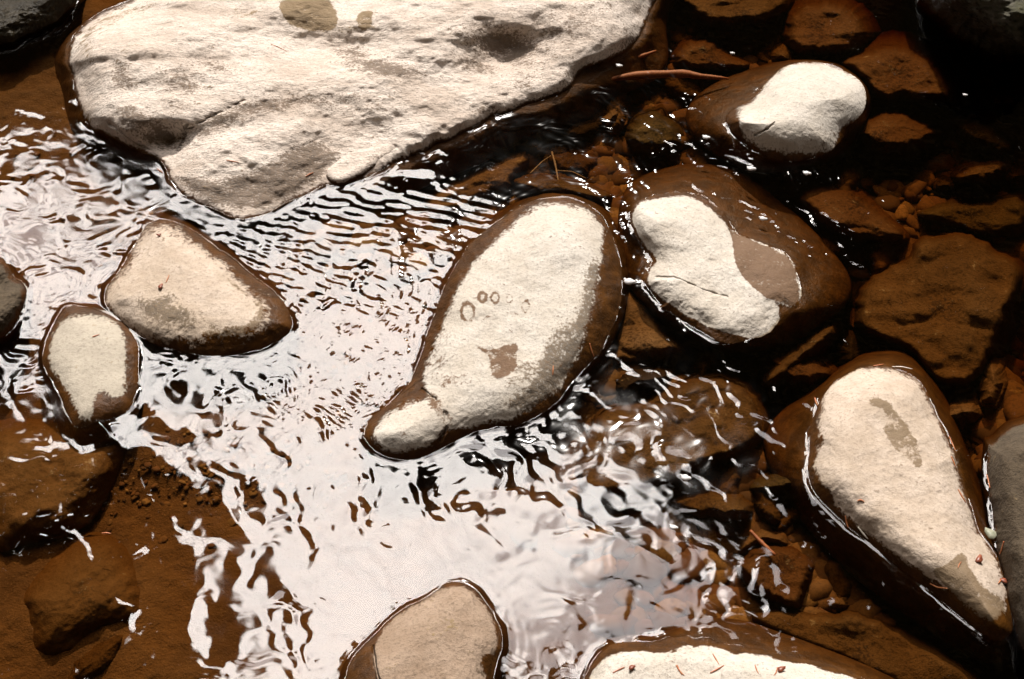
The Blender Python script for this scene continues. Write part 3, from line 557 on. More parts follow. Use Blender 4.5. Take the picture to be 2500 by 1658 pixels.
# ------------------------------------------------------------------ stream bed
def axis(lo, hi, step, far, n=26):
    core = np.arange(lo, hi + step / 2, step)
    t = np.linspace(0, 1, n)[1:] ** 2.2
    return np.concatenate([(lo - (far) * t)[::-1], core, hi + far * t])
bx = axis(-1.7, 1.7, 0.0075, 9); by = axis(-1.05, 1.5, 0.0075, 9)
BX, BY = np.meshgrid(bx, by)
DEPTHS = [(250, 1350, 450, -0.105), (560, 1150, 220, -0.085), (60, 200, 260, -0.07), (300, 620, 280, -0.075), (850, 800, 350, -0.08), (1000, 1400, 400, -0.085), (520, 1500, 160, -0.09),
          (1400, 300, 200, -0.15), (1650, 150, 250, -0.16), (1100, 430, 160, -0.14), (1350, 420, 150, -0.12), (2350, 300, 170, -0.55), (2100, 470, 110, -0.42), (2200, 180, 90, -0.4),
          (1720, 930, 90, -0.3), (1940, 950, 100, -0.32), (2150, 1440, 80, -0.42), (2300, 1570, 90, -0.45), (2420, 900, 100, -0.35), (2420, 480, 110, -0.26),
          (1480, 600, 60, -0.12), (1850, 1250, 150, -0.12), (1550, 1350, 200, -0.11), (1900, 480, 70, -0.17), (1600, 300, 160, -0.13), (2150, 1000, 120, -0.17), (1950, 1090, 50, -0.3), (70, 1330, 35, -0.19), (2000, 1330, 70, -0.28), (1840, 1100, 40, -0.3), (170, 60, 60, -0.25)]
num = np.full(BX.shape, 0.02 * -0.16); den = np.full(BX.shape, 0.02)
for (pu, pv, rad, dep) in DEPTHS:
    p = unproj(pu, pv, dep); s = rad * 0.00095
    wgt = np.exp(-(((BX - p[0]) ** 2 + (BY - p[1]) ** 2) / (s * s)))
    num += wgt * dep; den += wgt
P3 = np.stack([BX, BY, 0 * BX], -1)
BZ = num / den + 0.022 * fbm(P3, 5, 5, 77) + 0.006 * fbm(P3, 45, 3, 79)
ny, nx = BX.shape; idx = np.arange(nx * ny).reshape(ny, nx)
q = np.stack([idx[:-1, :-1], idx[:-1, 1:], idx[1:, 1:], idx[1:, :-1]], -1).reshape(-1, 4)
mb = bpy.data.materials.new('bed_silt'); mb.use_nodes = True; n = NT(mb.node_tree); n.n.clear()
co = n.new('ShaderNodeTexCoord').outputs['Object']
b1 = n.noise(co, 4, 5, 0.6); b2 = n.noise(co, 40, 6, 0.7); b3 = n.noise(co, 220, 3, 0.6)
c = n.mix(n.step(b1, 0.35, 0.65), (0.085, 0.040, 0.011), (0.135, 0.068, 0.021))
c = n.mix(n.step(b2, 0.5, 0.7, 0, .6), c, (0.07, 0.035, 0.012)); c = n.mix(n.step(b3, 0.55, 0.75, 0, .5), c, (0.26, 0.16, 0.07))
p = n.new('ShaderNodeBsdfPrincipled'); n.put(p.inputs['Base Color'], c); p.inputs['Roughness'].default_value = 0.9
bp = n.new('ShaderNodeBump'); n.put(bp.inputs['Height'], n.math('ADD', b2, n.math('MULTIPLY', b3, 0.3))); bp.inputs['Distance'].default_value = 0.012
n.l.new(bp.outputs[0], p.inputs['Normal']); o = n.new('ShaderNodeOutputMaterial'); n.l.new(p.outputs[0], o.inputs[0])
add_obj('stream_bed', make_mesh('stream_bed', np.stack([BX, BY, BZ], -1).reshape(-1, 3), q), mb, kind='structure', label='brown silty stream bed under the shallow water', cat='stream bed')

def bed_z(x, y):
    i = np.clip(np.searchsorted(by, y), 0, ny - 1); j = np.clip(np.searchsorted(bx, x), 0, nx - 1)
    return BZ[i, j]
# loose gravel lying on the bed
def ico():
    t = (1 + 5 ** .5) / 2
    v = np.array([(-1, t, 0), (1, t, 0), (-1, -t, 0), (1, -t, 0), (0, -1, t), (0, 1, t), (0, -1, -t), (0, 1, -t), (t, 0, -1), (t, 0, 1), (-t, 0, -1), (-t, 0, 1)], float)
    v /= np.linalg.norm(v[0])
    f = [(0, 11, 5), (0, 5, 1), (0, 1, 7), (0, 7, 10), (0, 10, 11), (1, 5, 9), (5, 11, 4), (11, 10, 2), (10, 7, 6), (7, 1, 8), (3, 9, 4), (3, 4, 2), (3, 2, 6), (3, 6, 8), (3, 8, 9), (4, 9, 5), (2, 4, 11), (6, 2, 10), (8, 6, 7), (9, 8, 1)]
    v = [tuple(a) for a in v]; nf = []; cache = {}
    def mid(a, b):
        k = (min(a, b), max(a, b))
        if k not in cache:
            m_ = np.array(v[a]) + np.array(v[b]); m_ /= np.linalg.norm(m_); v.append(tuple(m_)); cache[k] = len(v) - 1
        return cache[k]
    for a, b, c_ in f:
        x, y, z_ = mid(a, b), mid(b, c_), mid(c_, a); nf += [(a, x, z_), (b, y, x), (c_, z_, y), (x, y, z_)]
    return np.array(v), np.array(nf)
IV, IF = ico()
rng = np.random.default_rng(5)
def gravel(cnt, areas, smin, smax):
    vs = []; fs = []; off = 0; tint = []
    for _ in range(cnt):
        a = areas[rng.integers(len(areas))]
        u = rng.normal(a[0], a[2]); v = rng.normal(a[1], a[3]); P = unproj(u, v, -0.14)
        zb = float(bed_z(P[0], P[1])); P = unproj(u, v, zb)
        s = smin + (smax - smin) * rng.random() ** 2.5
        q_ = IV * np.array([1, rng.uniform(.55, 1), rng.uniform(.3, .55)]) * s
        q_ = q_ * (1 + 0.45 * vnoise(IV * 1.5 + rng.random() * 99, 3))[:, None]
        th = rng.uniform(0, 6.28); c_, s_ = math.cos(th), math.sin(th)
        q_ = q_ @ np.array([[c_, s_, 0], [-s_, c_, 0], [0, 0, 1]])
        vs.append(q_ + P + np.array([0, 0, s * 0.12])); fs.append(IF + off); off += len(IV); tint.append(np.full(len(IV), rng.random()))
    return np.concatenate(vs), np.concatenate(fs), np.concatenate(tint)
AR = [(1500, 350, 160, 110), (1400, 420, 120, 60), (1700, 200, 200, 120), (1480, 620, 20, 140), (1900, 520, 160, 80), (1800, 1280, 130, 130), (1650, 1250, 120, 70), (2300, 420, 130, 110),
      (450, 1150, 200, 90), (700, 850, 300, 200), (2250, 1000, 160, 60), (2050, 850, 90, 60), (1600, 900, 120, 60), (2430, 1080, 30, 120), (400, 500, 200, 100), (1000, 560, 150, 60), (1800, 1480, 150, 90)]
g1 = gravel(5200, [a for a in AR if a[0] > 1300 or a[0] == 1000], 0.004, 0.042)
g2 = gravel(1500, [a for a in AR if not (a[0] > 1300 or a[0] == 1000)], 0.003, 0.010)
gv = np.concatenate([g1[0], g2[0]]); gf = np.concatenate([g1[1], g2[1] + len(g1[0])]); gt = np.concatenate([g1[2], g2[2]])
me = make_mesh('gravel', gv, [], gf); at = me.attributes.new('tint', 'FLOAT', 'POINT'); at.data.foreach_set('value', gt.astype(np.float32))
mg = bpy.data.materials.new('gravel_stones'); mg.use_nodes = True; n = NT(mg.node_tree); n.n.clear()
co = n.new('ShaderNodeTexCoord').outputs['Object']
cr = n.new('ShaderNodeValToRGB'); n.put(cr.inputs[0], n.attr('tint')); e = cr.color_ramp.elements
e[0].color = (0.05, 0.022, 0.006, 1); e[1].color = (0.28, 0.17, 0.07, 1); e.new(0.4).color = (0.13, 0.052, 0.014, 1); e.new(0.8).color = (0.16, 0.095, 0.03, 1)
c = n.mix(n.step(n.noise(co, 160, 4, .7), .4, .7, 0, .7), cr.outputs[0], (0.05, 0.025, 0.01))
p = n.new('ShaderNodeBsdfPrincipled'); n.put(p.inputs['Base Color'], c); p.inputs['Roughness'].default_value = .85
o = n.new('ShaderNodeOutputMaterial'); n.l.new(p.outputs[0], o.inputs[0])
add_obj('gravel', me, mg, kind='stuff', label='loose brown gravel and pebbles lying on the stream bed', cat='gravel')

# ------------------------------------------------------------------ water
HX, HY, ST = 1.56, (-0.98, 1.40), 0.0021
wx = axis(-HX, HX, ST, 8, 22); wy = axis(HY[0], HY[1], ST, 8, 22)
npad = 21
cxn = len(wx) - 2 * npad; cyn = len(wy) - 2 * npad
WX, WY = np.meshgrid(wx[npad:npad + cxn], wy[npad:npad + cyn])
kx = np.fft.rfftfreq(cxn, ST) * 2 * np.pi; ky = np.fft.fftfreq(cyn, ST) * 2 * np.pi
KX, KY = np.meshgrid(kx, ky); KK = np.hypot(KX, KY) + 1e-9; KT = np.arctan2(KY, KX)
def band(lam, bw, theta=None, spread=0.5, seed=0):
    """height field with unit rms slope, wavelength lam, wave vector along theta (degrees)"""
    r = np.random.default_rng(seed).standard_normal((cyn, cxn)).astype(np.float32)
    F = np.fft.rfft2(r); k0 = 2 * np.pi / lam
    f = np.exp(-(np.log(KK / k0) / bw) ** 2)
    if theta is not None:
        d = np.angle(np.exp(2j * (KT - R(theta)))) / 2; f = f * np.exp(-(d / spread) ** 2)
    h = np.fft.irfft2(F * f, s=(cyn, cxn)); gy_, gx_ = np.gradient(h, ST)
    return h / np.sqrt((gx_ ** 2 + gy_ ** 2).mean())
# pixel coordinates of every surface point (for placing calm and rough patches)
dyc = WY - CY; den_ = dyc * math.sin(PITCH) + CZ * math.cos(PITCH)
yn = (dyc * math.cos(PITCH) - CZ * math.sin(PITCH)) / den_; xn = WX / den_
PU = 1250 + xn / FOC * 1250; PV = 829 - yn / FOC * 1250
def amp(blobs, base=0.0):
    a = np.full(PU.shape, base)
    for (u, v, ru, rv, s) in blobs: a = np.maximum(a, s * np.exp(-((PU - u) / ru) ** 2 - ((PV - v) / rv) ** 2))
    return a
patch = 0.55 + 0.9 * np.clip(band(0.22, 0.5, seed=90) / 0.045 * 0.5 + 0.5, 0, 1)
h = 0.010 * band(0.30, 0.4, seed=1)
h += amp([(280, 580, 160, 150, .036), (500, 1080, 220, 200, .036), (560, 1450, 150, 250, .032), (1180, 1170, 330, 150, .048), (1000, 560, 250, 110, .035), (1650, 1150, 300, 160, .026), (150, 950, 250, 120, .03)], 0.010) * band(0.105, 0.35, 35, 0.9, seed=2) * patch
h += amp([(270, 560, 160, 150, .038), (480, 980, 260, 90, .045), (100, 920, 160, 110, .06), (700, 1200, 200, 220, .035), (1620, 1090, 260, 130, .024), (1300, 1120, 200, 130, .022), (1780, 1350, 150, 200, .045), (700, 1500, 200, 150, .035)], 0.010) * band(0.048, 0.4, seed=3) * patch
h += amp([(1800, 450, 330, 200, .05), (2050, 560, 200, 120, .06), (1700, 250, 250, 200, .035), (1490, 600, 40, 160, .06), (1800, 950, 220, 120, .04), (2200, 150, 150, 120, .05)], 0.008) * band(0.040, 0.4, 40, 0.8, seed=7) * patch
h += amp([(1750, 470, 300, 220, .05), (2050, 590, 200, 100, .07), (1490, 600, 36, 120, .08), (2150, 200, 90, 120, .07)], 0.003) * band(0.018, 0.3, 100, 0.5, seed=8) * patch
h += amp([(1180, 1150, 240, 150, .045), (1000, 1130, 200, 120, .03)], 0.0) * band(0.06, 0.3, 20, 0.4, seed=9)
# small eddy rings
for (eu, ev, lam, rad, s) in [(668, 948, 0.020, 0.075, .11), (905, 985, 0.017, 0.05, .08)]:
    e0 = unproj(eu, ev, 0); rr_ = np.hypot(WX - e0[0], WY - e0[1])
    h += s * lam / 6.28 * np.sin(rr_ / lam * 6.28) * np.exp(-(rr_ / rad) ** 2)
# swirl the whole pattern a little so that no crest runs straight
w1 = band(0.16, 0.4, seed=31); w2 = band(0.16, 0.4, seed=32); w1 = w1 / w1.std() * 0.012; w2 = w2 / w2.std() * 0.012
w3 = band(0.06, 0.4, seed=33); w4 = band(0.06, 0.4, seed=34); w1 += w3 / w3.std() * 0.004; w2 += w4 / w4.std() * 0.004
sj = np.clip((WX + w1 - WX[0, 0]) / ST, 0, cxn - 1.001); si = np.clip((WY + w2 - WY[0, 0]) / ST, 0, cyn - 1.001)
j_ = sj.astype(int); i_ = si.astype(int); fj = sj - j_; fi_ = si - i_
h = (h[i_, j_] * (1 - fi_) * (1 - fj) + h[i_, j_ + 1] * (1 - fi_) * fj + h[i_ + 1, j_] * fi_ * (1 - fj) + h[i_ + 1, j_ + 1] * fi_ * fj)
h += amp([(900, 780, 230, 260, .034), (640, 620, 180, 110, .05), (850, 990, 160, 60, .07)], 0.003) * band(0.024, 0.3, 60, 0.7, seed=4)
h += amp([(930, 530, 260, 70, .058), (1100, 530, 120, 60, .062), (700, 560, 160, 90, .04)], 0.0) * band(0.030, 0.28, 75, 0.35, seed=5)
h += amp([(640, 640, 220, 90, .042)], 0.0) * band(0.030, 0.28, 5, 0.4, seed=6)
e0 = unproj(600, 690, 0); rr_ = np.hypot(WX - e0[0], (WY - e0[1]) * 1.15) + 0.4 * w1
brk = np.clip(band(0.07, 0.5, seed=41) / 0.011, 0, 1.6)
h += amp([(880, 780, 210, 230, .050)], 0.0) * (0.021 / 6.28) * 1.4 * np.sin(rr_ / 0.021 * 6.28) * brk
calm = 1 - amp([(60, 160, 300, 150, .92), (1250, 400, 200, 100, .65), (1150, 1420, 300, 150, .5), (1000, 250, 300, 150, .5)])
h *= calm
# bow and trailing ripples that hug the stones, and the meniscus climbing their sides
near = np.full(WX.shape, 1.0, np.float32)
for e_ in WATERLINES:
    P = unproj(e_[:, 0], e_[:, 1], 0)[:, :2]
    j0, j1 = np.searchsorted(wx[npad:npad + cxn], [P[:, 0].min() - .09, P[:, 0].max() + .09])
    i0, i1 = np.searchsorted(wy[npad:npad + cyn], [P[:, 1].min() - .09, P[:, 1].max() + .09])
    if j1 <= j0 or i1 <= i0: continue
    sub = (slice(i0, i1), slice(j0, j1)); xs = WX[sub].ravel(); ys = WY[sub].ravel()
    step_ = max(1, len(P) // 130); Pd = P[::step_]
    d2 = np.full(len(xs), 1.0)
    for a, b in zip(Pd, np.roll(Pd, -1, 0)):
        ab = b - a; t = np.clip(((xs - a[0]) * ab[0] + (ys - a[1]) * ab[1]) / max(ab @ ab, 1e-12), 0, 1)
        d2 = np.minimum(d2, (xs - a[0] - t * ab[0]) ** 2 + (ys - a[1] - t * ab[1]) ** 2)
    near[sub] = np.minimum(near[sub], np.sqrt(d2).reshape(WX[sub].shape))
mod = 0.6 + 0.5 * np.clip(band(0.12, 0.5, seed=12) / 0.02, -1, 1)
h += 0.0036 * mod * np.exp(-near / 0.0062)
h += 0.05 * 0.016 / 6.28 * np.cos(near / 0.016 * 6.28) * np.exp(-near / 0.03) * mod * (near < 0.08)
e0 = unproj(245, 1040, 0); h += 0.006 * np.exp(-(((WX - e0[0]) / 0.035) ** 2 + ((WY - e0[1]) / 0.02) ** 2)) + 0.004 * np.exp(-((WX - e0[0] + WY - e0[1]) / 0.012) ** 2 - ((WX - e0[0] - WY + e0[1]) / 0.06) ** 2)   # small spill below the grey stone
tw = np.clip((HX - np.abs(WX)) / 0.05, 0, 1) * np.clip((WY - HY[0]) / 0.05, 0, 1) * np.clip((HY[1] - WY) / 0.05, 0, 1)
h *= tw
full = np.zeros((len(wy), len(wx))); full[npad:npad + cyn, npad:npad + cxn] = h
FX, FY = np.meshgrid(wx, wy); ny_, nx_ = FX.shape
V = np.stack([FX, FY, full], -1).reshape(-1, 3); idx = np.arange(nx_ * ny_).reshape(ny_, nx_)
q = np.stack([idx[:-1, :-1], idx[:-1, 1:], idx[1:, 1:], idx[1:, :-1]], -1).reshape(-1, 4)
rim = np.concatenate([idx[0, :-1], idx[:-1, -1], idx[-1, :0:-1], idx[:0:-1, 0]])
low = V[rim].copy(); low[:, 2] = -1.5; base = len(V); li_ = base + np.arange(len(rim))
side = np.stack([rim, li_, np.roll(li_, -1), np.roll(rim, -1)], -1)
V = np.concatenate([V, low, [[0, 0.2, -1.5]]]); cen_i = len(V) - 1
cap = np.stack([np.roll(li_, -1), li_, np.full(len(li_), cen_i)], -1)
me = make_mesh('water', V, np.concatenate([q, side]), cap)
sm = np.ones(len(q) + len(side) + len(cap), bool); sm[len(q):] = False; me.polygons.foreach_set('use_smooth', sm)
ruf = np.full(full.shape, 0.05); rn = np.clip(band(0.09, 0.5, seed=61) / 0.06 * 2 + 0.5, 0, 1)
ruf[npad:npad + cyn, npad:npad + cxn] = 0.018 + rn * amp([(330, 500, 300, 170, .16), (480, 980, 250, 110, .12), (1600, 1100, 300, 150, .13), (150, 930, 200, 110, .15), (1500, 1350, 350, 180, .10), (700, 600, 200, 100, .07), (600, 1400, 150, 250, .08)], 0.01)
at = me.attributes.new('ruffle', 'FLOAT', 'POINT'); at.data.foreach_set('value', np.concatenate([ruf.ravel(), np.full(len(low) + 1, 0.05)]).astype(np.float32))
mw = bpy.data.materials.new('tea_brown_water'); mw.use_nodes = True; n = NT(mw.node_tree); n.n.clear()
lw = n.new('ShaderNodeLayerWeight'); lw.inputs[0].default_value = 0.5
F0 = 0.058
fr = n.math('ADD', F0, n.math('MULTIPLY', n.math('POWER', lw.outputs['Facing'], 5.0), 1 - F0))
co = n.new('ShaderNodeTexCoord').outputs['Object']
tr_ = n.new('ShaderNodeBsdfTransparent'); tr_.inputs[0].default_value = (0.97, 0.93, 0.86, 1)
gl = n.new('ShaderNodeBsdfAnisotropic'); gl.inputs['Roughness'].default_value = 0.03
n.put(gl.inputs['Roughness'], n.attr('ruffle'))
ms = n.new('ShaderNodeMixShader'); n.l.new(fr, ms.inputs[0]); n.l.new(tr_.outputs[0], ms.inputs[1]); n.l.new(gl.outputs[0], ms.inputs[2])
va = n.new('ShaderNodeVolumeAbsorption'); va.inputs[0].default_value = (0.70, 0.48, 0.08, 1); va.inputs[1].default_value = 8.0
o = n.new('ShaderNodeOutputMaterial'); n.l.new(ms.outputs[0], o.inputs[0]); n.l.new(va.outputs[0], o.inputs[1])
add_obj('water', me, mw, kind='structure', label='shallow tea-brown stream water reflecting white sky', cat='water')

# ------------------------------------------------------------------ sticks and needles
def wood_mat(name, a, b, rough=0.6):
    mt = bpy.data.materials.new(name); mt.use_nodes = True; n = NT(mt.node_tree); n.n.clear()
    co = n.new('ShaderNodeTexCoord').outputs['Object']
    c = n.mix(n.step(n.noise(co, 120, 4, .6), .35, .65), a, b)
    p = n.new('ShaderNodeBsdfPrincipled'); n.put(p.inputs['Base Color'], c); p.inputs['Roughness'].default_value = rough
    o = n.new('ShaderNodeOutputMaterial'); n.l.new(p.outputs[0], o.inputs[0]); return mt
M_red = wood_mat('reddish_bark', (0.20, 0.055, 0.018), (0.30, 0.095, 0.03))
M_twig = wood_mat('pale_twig', (0.09, 0.05, 0.022), (0.22, 0.135, 0.07))
M_needle = wood_mat('dry_needle', (0.38, 0.11, 0.04), (0.48, 0.19, 0.07), 0.45)
M_bleach = wood_mat('bleached_needle', (0.7, 0.66, 0.55), (0.8, 0.76, 0.66), 0.4)
def tube(name, pts, radii, mat, label=None, cat=None, group=None, ns=7, parent=None, bend=0.0):
    P = np.array(pts, float); m_ = 14
    t = np.linspace(0, len(P) - 1, m_); i = np.minimum(t.astype(int), len(P) - 2); f = (t - i)[:, None]
    C = P[i] * (1 - f) + P[i + 1] * f
    for _ in range(2): C[1:-1] = (C[:-2] + 2 * C[1:-1] + C[2:]) / 4
    rad = np.interp(np.linspace(0, 1, m_), np.linspace(0, 1, len(radii)), radii)
    rad = rad * (1 + 0.12 * np.sin(np.arange(m_) * 2.3))
    T = np.gradient(C, axis=0); T /= np.linalg.norm(T, axis=1)[:, None]
    A = np.cross(T, [0, 0, 1.0]); A /= np.linalg.norm(A, axis=1)[:, None] + 1e-9; B = np.cross(A, T)
    th = np.linspace(0, 2 * np.pi, ns, endpoint=False)
    V = (C[:, None] + rad[:, None, None] * (np.cos(th)[None, :, None] * A[:, None] + np.sin(th)[None, :, None] * B[:, None])).reshape(-1, 3)
    idx = np.arange(m_ * ns).reshape(m_, ns); a = idx[:-1]; b = idx[1:]
    q = np.stack([a, np.roll(a, -1, 1), np.roll(b, -1, 1), b], -1).reshape(-1, 4)
    V = np.concatenate([V, C[:1], C[-1:]]); s0, s1 = len(V) - 2, len(V) - 1
    t0 = np.stack([np.roll(idx[0], -1), idx[0], np.full(ns, s0)], -1); t1 = np.stack([idx[-1], np.roll(idx[-1], -1), np.full(ns, s1)], -1)
    org = V.mean(0) if parent is None else np.zeros(3)
    loc = org
    if parent is not None: org = np.array(parent.location); loc = (0, 0, 0)
    return add_obj(name, make_mesh(name, V - org, q, np.concatenate([t0, t1])), mat, tuple(loc), label, cat, group, parent=parent)
def px(pts, z): return [tuple(unproj(u, v, z)) for u, v in pts]
tube('stick', px(Z(2, (1755, 520), (1880, 487), (2100, 470), (2352, 468)) + Z(3, (200, 480), (350, 490), (470, 502)), -0.035), (0.004, 0.011, 0.011, 0.010, 0.007, 0.003), M_red,
     'long reddish-brown stick under water, right of the huge boulder', 'stick')
tube('stick', px(Z(2, (1860, 395), (1980, 365), (2095, 325)), -0.03), (0.004, 0.006, 0.003), M_red, 'short dim reddish stick under water above the long one', 'stick')
st = tube('twig', px(Z(2, (1430, 970), (1455, 1060), (1470, 1150), (1492, 1250)), -0.065), (0.0025, 0.003, 0.002, 0.0015), M_twig, 'forked pale twig under water between the huge boulder and the centre stone', 'twig')
for pl in (((1290, 1110), (1370, 1030), (1440, 985)), ((1460, 1090), (1560, 1095), (1650, 1140))):
    tube('side_twig', px(Z(2, *pl), -0.07), (0.002, 0.0018, 0.001), M_twig, parent=st)
tube('stick', px(Z(9, (605, 620), (680, 700), (765, 778)), -0.02), (0.003, 0.0045, 0.003), M_red, 'thin orange-red stick under water left of the long tapering stone', 'stick')

def height_ray():
    dg = bpy.context.evaluated_depsgraph_get(); dg.update()
    return dg
bpy.context.view_layer.update()
def surf(u, v):
    """first stone or water point seen at a pixel"""
    a = Vector((0, CY, CZ)); d = Vector(unproj(u, v, 0)) - a; d.normalize()
    ok, loc, nr, fi, ob, mx = scene.ray_cast(bpy.context.evaluated_depsgraph_get(), a, d)
    return loc, nr
NEED = [  # x0,y0,x1,y1 pixels, pale?, where
 (Z(5, (1668, 1145), (1680, 1195), (1695, 1232)), 0, 'bright orange pine needle on the wet right flank of the centre stone', .0018),
 (Z(9, (1215, 525), (1222, 570), (1232, 605)), 0, 'orange pine needle floating by the left flank of the long tapering stone', .0018),
 (Z(9, (1295, 595), (1330, 640), (1360, 672)), 1, 'pale bleached needle floating by the left flank of the long tapering stone', .0020),
 (Z(9, (1755, 955), (1800, 980), (1865, 988)), 0, 'curved orange needle on the damp lower end of the long tapering stone', .0018),
 (Z(9, (2228, 690), (2215, 740), (2200, 775)), 0, 'orange needle lying on the rim of the damp boulder at the right edge', .0018),
 (Z(9, (1875, 20), (1895, 70), (1912, 112)), 0, 'upper orange needle at the right edge of the long tapering stone', .0016),
 (Z(9, (1885, 150), (1898, 180), (1912, 215)), 0, 'middle orange needle at the right edge of the long tapering stone', .0016),
 (Z(9, (1930, 360), (1950, 400), (1978, 445)), 0, 'lower orange needle at the right edge of the long tapering stone', .0016),
 (Z(6, (1390, 1030), (1420, 1028), (1455, 1020)), 0, 'orange needle just above the top of the long tapering stone', .0018),
 (Z(6, (1510, 1035), (1570, 1036), (1640, 1050)), 1, 'pale thin needle at the top right of the long tapering stone', .0014),
 (Z(6, (1016, 1235), (1024, 1260), (1034, 1285)), 0, 'short red needle left of the upper end of the long tapering stone', .0022),
 (Z(9, (1290, 432), (1310, 425), (1335, 438)), 0, 'tiny red bract on the middle of the long tapering stone', .0017),
 (Z(9, (130, 1480), (155, 1520), (185, 1568)), 0, 'leftmost thin red needle on the flat white stone', .0013),
 (Z(9, (365, 1410), (385, 1440), (405, 1475)), 0, 'thin red needle near the middle of the flat white stone, upper of a crossed pair', .0013),
 (Z(9, (350, 1530), (390, 1510), (438, 1482)), 0, 'orange needle of the crossed pair on the flat white stone, slanting up right', .0015),
 (Z(9, (635, 1480), (645, 1510), (658, 1535)), 0, 'short faint needle on the right of the flat white stone', .0012),
 (Z(9, (780, 1495), (770, 1530), (755, 1568)), 0, 'rightmost thin red needle on the flat white stone', .0012),
 (Z(8, (1820, 1530), (1860, 1508), (1895, 1492)), 0, 'needle at the left end of the flat white stone', .0013),
 (Z(8, (2230, 1480), (2245, 1510), (2260, 1545)), 0, 'needle between the left end and the middle of the flat white stone', .0012),
 (Z(4, (1080, 450), (1070, 475), (1058, 500)), 0, 'thin orange needle above the dark stain of the wedge-shaped cream stone', .0014),
 (Z(4, (590, 845), (605, 840), (635, 830)), 0, 'orange needle on the small grey shield-shaped stone', .0014),
 (Z(1, (1950, 1128), (1975, 1112), (2000, 1103)), 0, 'orange needle on the dark lower lip of the huge boulder', .0016),
 (Z(1, (1445, 1025), (1480, 1030), (1525, 1037)), 0, 'needle lying level on the pale lower ledge of the huge boulder', .0013),
 (Z(1, (1002, 1080), (1020, 1092), (1040, 1105)), 0, 'orange needle in the wet notch at the lower left of the huge boulder', .0018),
 (Z(1, (1730, 285), (1770, 300), (1830, 330)), 0, 'needle on the upper plateau of the huge boulder', .0012),
 (Z(7, (650, 640), (680, 638), (710, 642)), 0, 'red-orange needle floating over the drowned boulders in the lower left', .0018),
 (Z(5, (1438, 1290), (1436, 1320), (1434, 1350)), 0, 'orange needle on the rough brown flank of the centre stone', .0015),
 (Z(9, (2115, 265), (2125, 310), (2138, 350)), 0, 'orange needle in the gap between the tapering stone and the boulder at the right edge', .0016),
 (Z(9, (1930, 860), (1936, 840), (1950, 820)), 0, 'orange speck of needle where the damp end of the tapering stone begins', .0012),
 (Z(9, (2185, 960), (2200, 940), (2212, 925)), 0, 'orange needle at the lower right rim of the tapering stone', .0014),
]
for pts, pale, lab, rad in NEED:
    P = []
    for (u, v) in pts:
        loc, nr = surf(u, min(v, 1650)); P.append(tuple(loc + nr * rad * 0.8))
    tube('pine_needle', P, (rad * .6, rad, rad * .4), M_bleach if pale else M_needle, lab, 'pine needle', 'fallen pine needles', ns=5)

# small dark red bud scales and a leaf
M_bud = wood_mat('bud_scale', (0.16, 0.04, 0.02), (0.26, 0.08, 0.04), 0.4)
M_leaf = wood_mat('pale_leaf', (0.20, 0.21, 0.15), (0.30, 0.30, 0.22), 0.5)
def scale_leaf(name, u, v, r, mat, label, cat, ang=0, el=1.6, lift=0.003):
    loc, nr = surf(u, v); m_ = 10; V = []; 
    for zz_, k in ((0.0, 1.0), (0.25, 1.0)):
        for i in range(m_):
            t = i / m_ * 6.283; rr_ = r * (1 + 0.18 * math.sin(3 * t + u)); x = rr_ * el * math.cos(t); y = rr_ * math.sin(t)
            V.append((x * math.cos(ang) - y * math.sin(ang), x * math.sin(ang) + y * math.cos(ang), zz_ * r + 0.35 * r * (x / r) ** 2 * .5))
    V.append((0, 0, 0)); V.append((0, 0, 0.25 * r))
    q = [(i, (i + 1) % m_, m_ + (i + 1) % m_, m_ + i) for i in range(m_)]
    t_ = [((i + 1) % m_, i, 2 * m_) for i in range(m_)] + [(m_ + i, m_ + (i + 1) % m_, 2 * m_ + 1) for i in range(m_)]
    add_obj(name, make_mesh(name, V, q, t_), mat, tuple(loc + nr * lift), label, cat)
scale_leaf('bud_scale', *Z(9, (2058, 812))[0], 0.006, M_bud, 'dark red bud scale on the damp end of the long tapering stone', 'bud scale', 0.9)
scale_leaf('bud_scale', *Z(9, (2215, 945))[0], 0.005, M_bud, 'dark red bud scale at the lower right rim of the long tapering stone', 'bud scale', -0.4)
scale_leaf('bud_scale', *Z(4, (1018, 200))[0], 0.0035, M_bud, 'tiny red bud scale near the pointed top of the wedge-shaped cream stone', 'bud scale', 0.2)
scale_leaf('bud_scale', *Z(4, (1025, 528))[0], 0.0045, M_bud, 'red bud scale beside the dark stain of the wedge-shaped cream stone', 'bud scale', 1.2)
scale_leaf('bud_scale', *Z(9, (800, 1515))[0], 0.005, M_bud, 'red bud scale on the right part of the flat white stone', 'bud scale', 0.5)
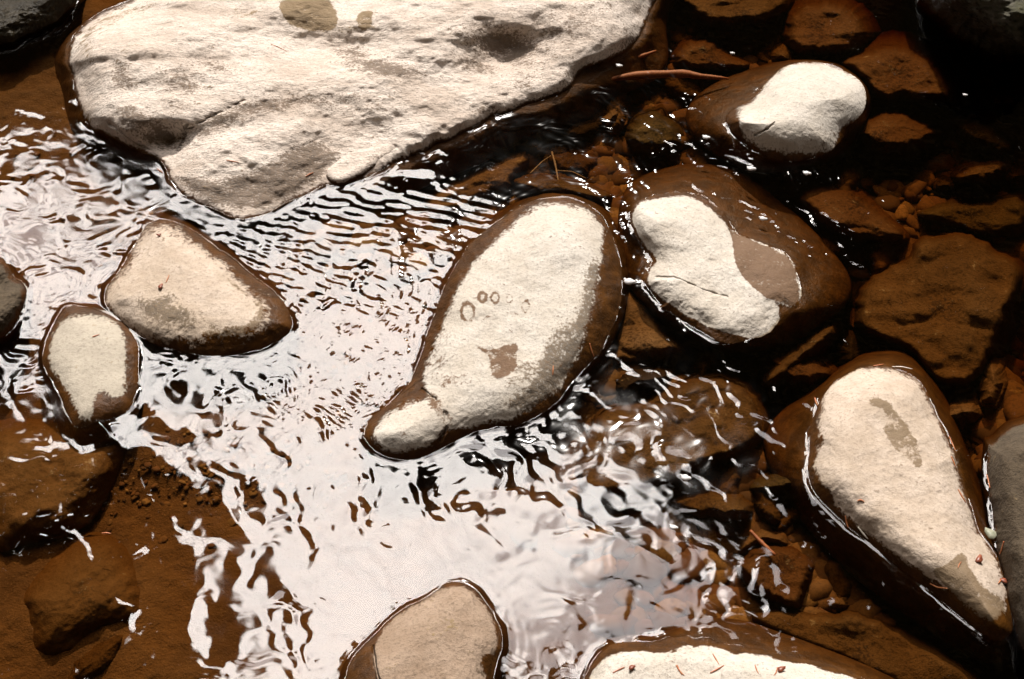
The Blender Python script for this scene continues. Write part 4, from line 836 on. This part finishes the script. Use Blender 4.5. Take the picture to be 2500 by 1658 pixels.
scale_leaf('bud_scale', *Z(8, (1940, 1500))[0], 0.004, M_bud, 'tiny red bud scale at the left part of the flat white stone', 'bud scale', 0.5)
scale_leaf('leaf', *Z(9, (2135, 655))[0], 0.010, M_leaf, 'pale green leaf fragment caught between the tapering stone and the boulder at the right edge', 'leaf', -0.9, 1.3, 0.006)

# foam bubbles
M_bub = bpy.data.materials.new('foam'); M_bub.use_nodes = True; n = NT(M_bub.node_tree)
pb = n.n['Principled BSDF']; pb.inputs['Base Color'].default_value = (0.75, 0.74, 0.74, 1); pb.inputs['Roughness'].default_value = 0.12; pb.inputs['Coat Weight'].default_value = 0.6
bub = None
BUB = [(Z(5, (1922, 750)), .011, 'white foam bubble by the notch of the kidney-shaped stone'), (Z(10, (1390, 930)), .009, 'round white foam bubble at the lower edge of the marbled drowned stone'),
       (Z(10, (1305, 1285)), .007, 'small foam bubble on the edge of the bright reflection, lower right of centre'), (Z(3, (490, 338)), .005, 'foam bubble over the rust-coloured stone near the top edge'),
       (Z(3, (322, 875)), .008, 'foam bubble left of the egg-shaped pale stone'), (Z(3, (610, 1075)), .009, 'left of two foam bubbles below the egg-shaped pale stone'), (Z(3, (965, 1105)), .008, 'right of two foam bubbles below the egg-shaped pale stone'),
       (Z(3, (1975, 605)), .005, 'foam bubble in the dark water at the far right'), (Z(2, (1858, 418)), .007, 'foam bubble off the right end of the huge boulder'), (Z(3, (685, 1395)), .008, 'foam bubble over the drowned shoulder of the kidney-shaped stone')]
for (pt, r, lab) in BUB:
    V = IV * np.array([1, .8, .5]) * r; V = V * (1 + 0.15 * vnoise(IV * 1.3 + pt[0][0], 1))[:, None]
    # two satellites joined to the bubble
    V2 = IV * r * 0.45 + np.array([r * .95, -r * .2, 0]); V3 = IV * r * 0.3 + np.array([-r * .8, r * .6, 0])
    VV = np.concatenate([V, V2, V3]); FF = np.concatenate([IF, IF + len(IV), IF + 2 * len(IV)])
    o_ = add_obj('foam_bubble', make_mesh('foam_bubble', VV, [], FF), M_bub, tuple(unproj(pt[0][0], pt[0][1], 0.001)), lab, 'foam', 'foam bubbles on the water')
